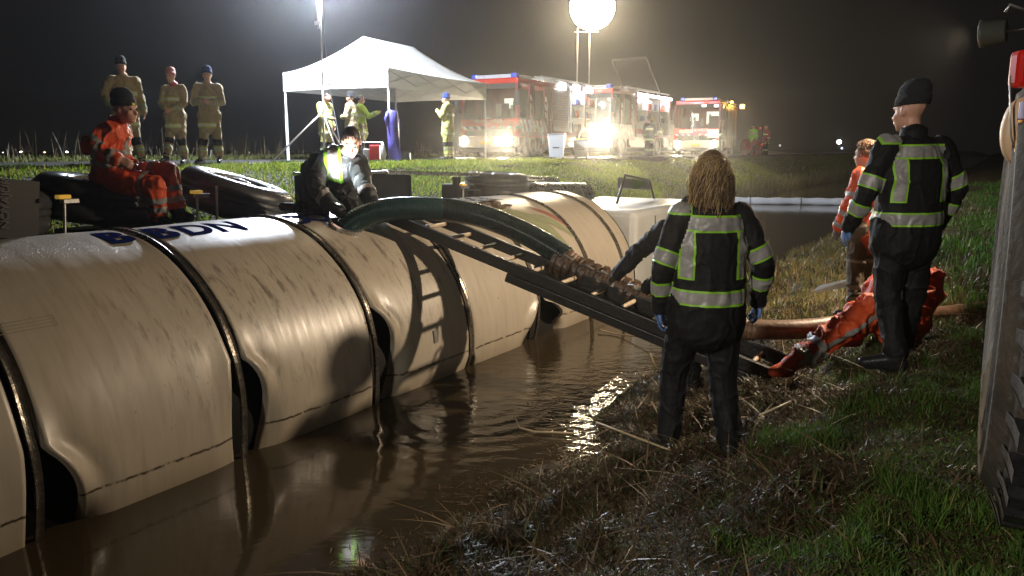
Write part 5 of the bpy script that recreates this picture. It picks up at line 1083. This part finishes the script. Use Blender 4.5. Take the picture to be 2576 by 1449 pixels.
for i in range(36):
    for sd_, z0, z1 in ((0, .035, .31), (1, .29, .565)):
        a = 2*math.pi*(i+.5*sd_)/36; da = .07; mb = MB()
        def q(r, aa, z): return Mt_ @ Vector((r*math.cos(aa), r*math.sin(aa), z))
        za, zb = (z0, z1); a0, a1 = (a, a+da) if sd_ == 0 else (a+da, a)
        mb.add([q(.79, a0, za), q(.79, a0+.105, za), q(.79, a1+.06, zb), q(.79, a1, zb), q(Rt+.01, a0+.01, za+.012), q(Rt+.015, a0+.095, za+.012), q(Rt+.01, a1+.052, zb-.01), q(Rt+.01, a1+.008, zb-.01)], [(3,2,1,0),(4,5,6,7),(0,1,5,4),(1,2,6,5),(2,3,7,6),(3,0,4,7)]); mb.build('tread_lug', lugm, tra, world=True)
for i in range(36):      # shoulders of the lugs, wrapped over onto the sidewall
    a = 2*math.pi*i/36; mb = MB()
    mb.add([Mt_ @ Vector((r*math.cos(aa), r*math.sin(aa), z)) for r, aa, z in ((.765, a+.0, .012), (.765, a+.05, .012), (.80, a+.085, .03), (.80, a, .03), (.855, a+.09, .046), (.855, a+.01, .046))], [(0,1,2,3),(3,2,4,5),(0,3,5),(1,4,2)]); mb.build('tread_shoulder', shm, tra, world=True)
mb = MB(); mb.lathe([(.31, .07), (.30, .12), (.27, .22), (.2, .24), (.18, .18), (0, .18)], 40, Mt_); mb.build('rim', mat('tractor_rim', (.45, .42, .35), .4, var=.2), tra, smooth=True, world=True)
body_m = mat('tractor_dark_paint', (.035, .028, .026), .35, var=.3); 
mb = MB(); vs = []; nf = 22
for i in range(nf):
    a = R_(15 + 130*i/(nf-1))
    for r, z in ((.93, .0), (.93, .62), (.955, .62), (.955, -.0)): c_ = W(.065, 3.42, tz+.84); vs.append(c_ + Dv*(-r*math.cos(a)) + Zv*(r*math.sin(a)*1.08) + Nv*(z+.02))
mb.add(vs, [(i*4+k, i*4+(k+1) % 4, (i+1)*4+(k+1) % 4, (i+1)*4+k) for i in range(nf-1) for k in range(4)]); mb.build('fender', body_m, tra, smooth=False, world=True)
mb = MB(); mb.box(.28, 1.6, 2.9, 6.4, .95, 2.25, Matrix.Translation((0,0,0)) @ Mb); mb.build('rear_body', body_m, tra, world=True, bevel=.04)
mb = MB(); mb.box(.28, 1.5, 3.0, 6.2, 2.25, 2.85, Mb); mb.build('cab_body', body_m, tra, world=True, bevel=.06)
p = at_y(2572, 172, 2.62); mb = MB(); mb.box(-.03, .12, -.03, .03, -.06, .055, Matrix.Translation(p)); mb.build('tail_lamp', mat('red_lens', (.20, .004, .003), .3, emit=((1, .03, .01), .12)), tra, world=True, bevel=.015)
p = at_y(2563, 330, 2.66); mb = MB(); mb.lathe([(0, -.03), (.055, -.025), (.075, -.01), (.08, .03), (0, .03)], 24, Matrix.Translation(p) @ Matrix.Rotation(R_(90), 4, 'X') @ Matrix.Diagonal((.75, 1.4, 1, 1))); mb.build('round_housing', mat('tan_housing', (.42, .28, .17), .5), tra, smooth=True, world=True)
p = at_y(2573, 300, 2.58); mb = MB(); mb.box(-.012, .05, -.01, .01, -.0, .055, Matrix.Translation(p)); mb.build('side_marker', mat('lilac_marker', (.35, .33, .5), .3), tra, world=True, bevel=.004)
mb = MB(); mb.box(-.012, .05, -.01, .01, -.14, -.002, Matrix.Translation(p)); mb.build('side_marker', mat('orange_marker', (.75, .33, .03), .3), tra, world=True, bevel=.004)
mb = MB(); mb.tube([at_y(2541, 190, 2.6), at_y(2541, 300, 2.6), at_y(2544, 345, 2.6), at_y(2552, 372, 2.6)], .003, 6); mb.build('cable', steel, tra, smooth=True, world=True); mb = MB(); mb.tube([at_y(2530, 30, 2.9), at_y(2540, 12, 2.9), at_y(2590, 30, 2.9)], .006, 6); mb.build('cable', steel, tra, smooth=True, world=True)
# the round work lamp that lights the tank
lx = (W(-6.0, 5.6, .55)-KEY).normalized(); face = (-Nv + Dv*.16 - Zv*.05).normalized(); Ml = Matrix.Translation(KEY + Nv*.02) @ face.to_track_quat('Z', 'Y').to_matrix().to_4x4()
mb = MB(); mb.lathe([(0, -.20), (.09, -.195), (.10, -.19), (.108, -.03), (.118, -.02), (.118, .005), (.108, .008), (.105, -.01)], 28, Ml); wlm = mb.build('work_lamp', mat('lamp_grey_green', (.09, .10, .085), .4), tra, smooth=True, world=True)
mb = MB(); mb.lathe([(0, .0), (.06, .003), (.106, -.004)], 28, Ml); mb.build('lamp_lens', emat('work_lamp_lens', (1, .9, .72), 8), wlm, smooth=True)
mb = MB(); mb.tube([KEY + Nv*.16 + Zv*.0, KEY + Nv*.35 + Zv*.02, KEY+Nv*.7-Zv*.1], .016, 8); mb.build('lamp_bracket', body_m, tra, smooth=True, world=True)
# ------------------------------------------------------------------ grass and reeds
def veg_mat(name, rough=.45, transl=.25):
    m = bpy.data.materials.new(name); m.use_nodes = True; N, L = nodes(m); b = N['Principled BSDF']; at = N.new('ShaderNodeAttribute'); at.attribute_name = 'tint'
    L.new(at.outputs['Color'], b.inputs['Base Color']); b.inputs['Roughness'].default_value = rough; b.inputs['Specular IOR Level'].default_value = .32
    t = N.new('ShaderNodeBsdfTranslucent'); mx = N.new('ShaderNodeMixShader'); mx.inputs[0].default_value = transl; L.new(at.outputs['Color'], t.inputs[0]); L.new(b.outputs[0], mx.inputs[1]); L.new(t.outputs[0], mx.inputs[2]); L.new(mx.outputs[0], N['Material Output'].inputs[0]); return m
def blades(name, a, s, hgt, wid, lean, tint, m, curve=.5, zoff=0., z=None):
    n = len(a); zg = ground_z(a, s) if z is None else z; X = a*Nv.x+s*Dv.x; Y = a*Nv.y+s*Dv.y; th = rng.random(n)*2*np.pi
    dx, dy = np.cos(th), np.sin(th); px_, py_ = -dy, dx; ph = rng.random(n)*2*np.pi; px_, py_ = np.cos(ph), np.sin(ph)
    co = np.zeros((n, 7, 3)); lev = [(0, 1.), (.4, .85), (.75, .5), (1., 0)]
    for i, (t, wv) in enumerate(lev):
        out = hgt*np.sin(lean)*(t*(1-curve)+t*t*curve); up_ = hgt*np.cos(lean)*t - hgt*curve*.35*t*t*np.sin(lean)
        cx, cy, cz = X+dx*out, Y+dy*out, zg+up_+zoff
        if i < 3: co[:, 2*i] = np.stack([cx-px_*wid*wv/2, cy-py_*wid*wv/2, cz], -1); co[:, 2*i+1] = np.stack([cx+px_*wid*wv/2, cy+py_*wid*wv/2, cz], -1)
        else: co[:, 6] = np.stack([cx, cy, cz], -1)
    base = np.arange(n)[:, None]*7
    q = np.concatenate([base+np.array([0, 1, 3, 2]), base+np.array([2, 3, 5, 4])], 0); tri = base+np.array([4, 5, 6])
    loops = np.concatenate([q.ravel(), tri.ravel()]); starts = np.concatenate([np.arange(2*n)*4, 8*n+np.arange(n)*3])
    me = bpy.data.meshes.new(name); me.vertices.add(7*n); me.vertices.foreach_set('co', co.ravel()); me.loops.add(len(loops)); me.loops.foreach_set('vertex_index', loops); me.polygons.add(3*n); me.polygons.foreach_set('loop_start', starts)
    me.update(); me.validate()
    ca = me.color_attributes.new('tint', 'FLOAT_COLOR', 'POINT'); cc = np.ones((n, 7, 4)); cc[:, :, :3] = tint[:, None, :]; ca.data.foreach_set('color', cc.ravel()); me.materials.append(m)
    o = bpy.data.objects.new(name, me); COL.objects.link(o); return tag(o, kind='stuff')
GR = veg_mat('grass_blades', .6, .3); GF = veg_mat('far_grass_blades', .6, .55); DR = veg_mat('dead_reed_blades', .40, .10)
def tints(n, c0, c1, c2=None, p2=.15):
    t = rng.random(n)[:, None]; c = np.array(c0)*(1-t)+np.array(c1)*t
    if c2 is not None: k = rng.random(n) < p2; c[k] = np.array(c2)*(.6+.8*rng.random(k.sum()))[:, None]
    return c*(.75+.5*rng.random(n))[:, None]
def scatter(n, a0, a1, s0, s1, f, spow=1.0):
    a = rng.uniform(a0, a1, n*3); s = s0+(s1-s0)*rng.random(n*3)**spow; p = f(a, s); k = rng.random(n*3) < p; return a[k][:n], s[k][:n]
# how green the near bank is
def green(a, s): return np.clip(.36 + (a+.70+.14*(s-4)*(s < 9)*0)*1.3 + n2(a, s, 1.3, 40)*3.0 + n2(a, s, 4, 44)*2.4, 0, 1)*(a > edge_near(s)+.12)
tuft = lambda a, s: np.clip((n2(a, s, 2.6, 60)+.10)*4, 0, 1)*np.clip((n2(a, s, 9, 63)+.25)*3, .15, 1)
a, s = scatter(95000, -2.4, 1.4, 1.6, 9.5, lambda a, s: green(a, s)*(.12+.88*tuft(a, s)), 1.5)
k = tuft(a, s); blades('grass', a, s, (.020+.095*k**2)*(.6+.8*rng.random(len(a))), .0040+.003*rng.random(len(a)), rng.uniform(.15, 1.15, len(a)), tints(len(a), (.035, .085, .012), (.085, .15, .022), (.16, .14, .05), .12), GR)
a, s = scatter(90000, -2.2, 1.4, 1.6, 9.5, lambda a, s: green(a, s)*.9, 1.4)
blades('grass', a, s, .015+.03*rng.random(len(a)), .005+.003*rng.random(len(a)), rng.uniform(.5, 1.4, len(a)), tints(len(a), (.05, .10, .012), (.10, .17, .025), (.14, .11, .04), .2), GR)
# low green mat between
a, s = scatter(60000, -3.6, 9, 8.5, 40, lambda a, s: green(a, s)*(a > edge_near(s)), 1.6)
blades('grass', a, s, .07+.09*rng.random(len(a)), .010+.010*rng.random(len(a)), rng.uniform(.1, 1.0, len(a)), tints(len(a), (.06, .15, .014), (.10, .24, .03)), GR)  # greens raised: lamplight on this stretch put into the tint
# brown dead reeds on the near bank
brown = lambda a, s: np.clip(1.15-green(a, s), 0, 1)*(a > edge_near(s)+.02)*(.35+.65*np.clip((n2(a, s, 3.2, 80)+.2)*3, 0, 1))
a, s = scatter(60000, -3.0, .7, 1.3, 9.5, brown, 1.35)
blades('dead_reeds', a, s, .03+.11*rng.random(len(a))**2, .0045+.006*rng.random(len(a)), rng.uniform(.5, 1.62, len(a)), tints(len(a), (.040, .024, .013), (.10, .062, .032), (.055, .075, .025), .22), DR, .75, .01)
a, s = scatter(80000, -2.6, .8, 1.5, 9.5, brown, 1.35)
blades('dead_reeds', a, s, .03+.07*rng.random(len(a)), .004+.004*rng.random(len(a)), rng.uniform(.9, 1.62, len(a)), tints(len(a), (.04, .025, .014), (.10, .06, .032), (.05, .07, .02), .25), DR, .6, .012)
a, s = scatter(500, -2.8, .0, 1.5, 9, brown, 1.3)
blades('dead_reeds', a, s, .18+.30*rng.random(len(a)), .006+.006*rng.random(len(a)), rng.uniform(1.1, 1.62, len(a)), tints(len(a), (.10, .06, .03), (.28, .20, .11)), DR, .3, .03)
a, s = scatter(160, -2.6, -.4, 1.7, 9, brown, 1.2)
blades('dead_reeds', a, s, .10+.22*rng.random(len(a)), .005+.004*rng.random(len(a)), rng.uniform(.05, .5, len(a)), tints(len(a), (.07, .05, .025), (.18, .13, .07)), DR, .3)
a, s = scatter(1500, -3.4, -2.1, 1.5, 8, lambda a, s: np.exp(-((a-edge_near(s)+.10)/.16)**2)*(n2(a, s, 3, 200) > -.1), 1.0)
blades('floating_straw', a, s, .02+.09*rng.random(len(a))**2, .004+.004*rng.random(len(a)), np.full(len(a), 1.565), tints(len(a), (.06, .04, .02), (.22, .17, .09)), DR, .0, .006, z=np.zeros(len(a)))
# taller dry growth on the point of bank beyond the people
tallp = lambda a, s: (a > edge_near(s)-.03)*np.clip(1.25-(a-edge_near(s))/2.6, 0, 1)*(.3+.7*np.clip((n2(a, s, 1.6, 90)+.25)*2.4, 0, 1))
a, s = scatter(34000, -3.5, .3, 8.3, 30, tallp, 1.7)
blades('dead_reeds', a, s, .05+.15*rng.random(len(a))**1.6, .008+.008*rng.random(len(a)), rng.uniform(.1, 1.3, len(a)), tints(len(a), (.12, .085, .04), (.26, .20, .09), (.10, .13, .03), .3), DR, .6)
# far bank slope up to the road
farp = lambda a, s: (a < edge_far(s)+.02)*(a > -12.9)*(.45+.55*np.clip((n2(a, s, 1.1, 100)+.2)*3, 0, 1))
a, s = scatter(130000, -13.1, -7.7, 1, 48, farp, 1.0)
blades('grass', a, s, .04+.07*rng.random(len(a)), .016+.014*rng.random(len(a)), rng.uniform(.1, 1.1, len(a)), tints(len(a), (.12, .20, .016), (.24, .30, .035), (.30, .27, .07), .2), GF)  # tints raised above the near grass: floodlight put into the colour
a, s = scatter(40000, -13.2, -8.6, 46, 130, farp, 1.3)
blades('grass', a, s, .08+.14*rng.random(len(a)), .05+.05*rng.random(len(a)), rng.uniform(.1, 1.0, len(a)), tints(len(a), (.10, .15, .03), (.20, .22, .05)), GF)
# reeds at the far waterline and clumps on the slope to the right
def rim_p(a, s): return np.exp(-((a-edge_far(s))/.30)**2)*(n2(a, s, 1.4, 120) > -.15)
a, s = scatter(9000, -12, -8.4, 24, 75, rim_p, 1.2)
blades('reeds', a, s, .3+.5*rng.random(len(a)), .020+.02*rng.random(len(a)), rng.uniform(.0, .5, len(a)), tints(len(a), (.10, .09, .04), (.20, .17, .08)), DR, .5)
# roadside verge beyond the road with standing reeds, left
a, s = scatter(30000, -24, -19.6, -5, 90, lambda a, s: np.ones_like(a)*(n2(a, s, .8, 130) > -.2), 1.0)
blades('grass', a, s, .08+.16*rng.random(len(a)), .03+.02*rng.random(len(a)), rng.uniform(.1, 1.0, len(a)), tints(len(a), (.07, .09, .02), (.13, .13, .04)), GR)
a, s = scatter(700, -27, -20.3, -4, 40, lambda a, s: np.clip((n2(a, s, .5, 140)+.25)*3, 0, 1), 1.0)
blades('reeds', a, s, .4+.7*rng.random(len(a))**2, .022+.02*rng.random(len(a)), rng.uniform(.0, .35, len(a)), tints(len(a), (.04, .03, .015), (.10, .075, .035)), DR, .5)
# short turf either side of the concrete edge and over the top of the slope
a, s = scatter(22000, -13.7, -13.0, 0, 50, lambda a, s: ((n2(a, s, 1.6, 150) > .08) & ((a < -13.3) | (a > -12.98)))*1.0)
blades('grass', a, s, .03+.06*rng.random(len(a)), .018+.01*rng.random(len(a)), rng.uniform(.1, 1.2, len(a)), tints(len(a), (.05, .09, .015), (.10, .14, .03)), GR, zoff=.02)
# twigs sticking out of the water
tw = mat('pale_reed_stalk', (.42, .33, .2), .35, var=.2)
for i, (P, lab) in enumerate((([at_z(1296, 1050, .06), at_z(1308, 1076, .02), at_z(1345, 1086, .02), at_z(1440, 1090, .03)], 'pale reed stalk lying on the water left of the glare'), ([at_z(1500, 1062, .10), at_z(1560, 1085, .16), at_z(1690, 1134, .26)], 'long pale reed stalk on the mud left of the woman\'s legs'), ([at_z(1785, 1055, .35), at_z(1880, 1050, .36)], 'short pale reed stalk between the woman\'s legs'), ([at_z(1910, 1045, .42), at_z(1990, 1010, .47)], 'pale reed stalk right of the woman\'s boots'), ([at_z(1636, 890, .25), at_z(1652, 935, .06)], 'thin twig standing up from the glaring water'), ([at_z(1145, 1350, .02), at_z(1210, 1378, .04)], 'pale twig at the lower left edge of the mud'))):
    mb = MB(); mb.tube(P, .007, 6); tag(mb.build('reed_stalk', tw, smooth=True), lab, 'reed stalk', 'loose reed stalks along the waterline')
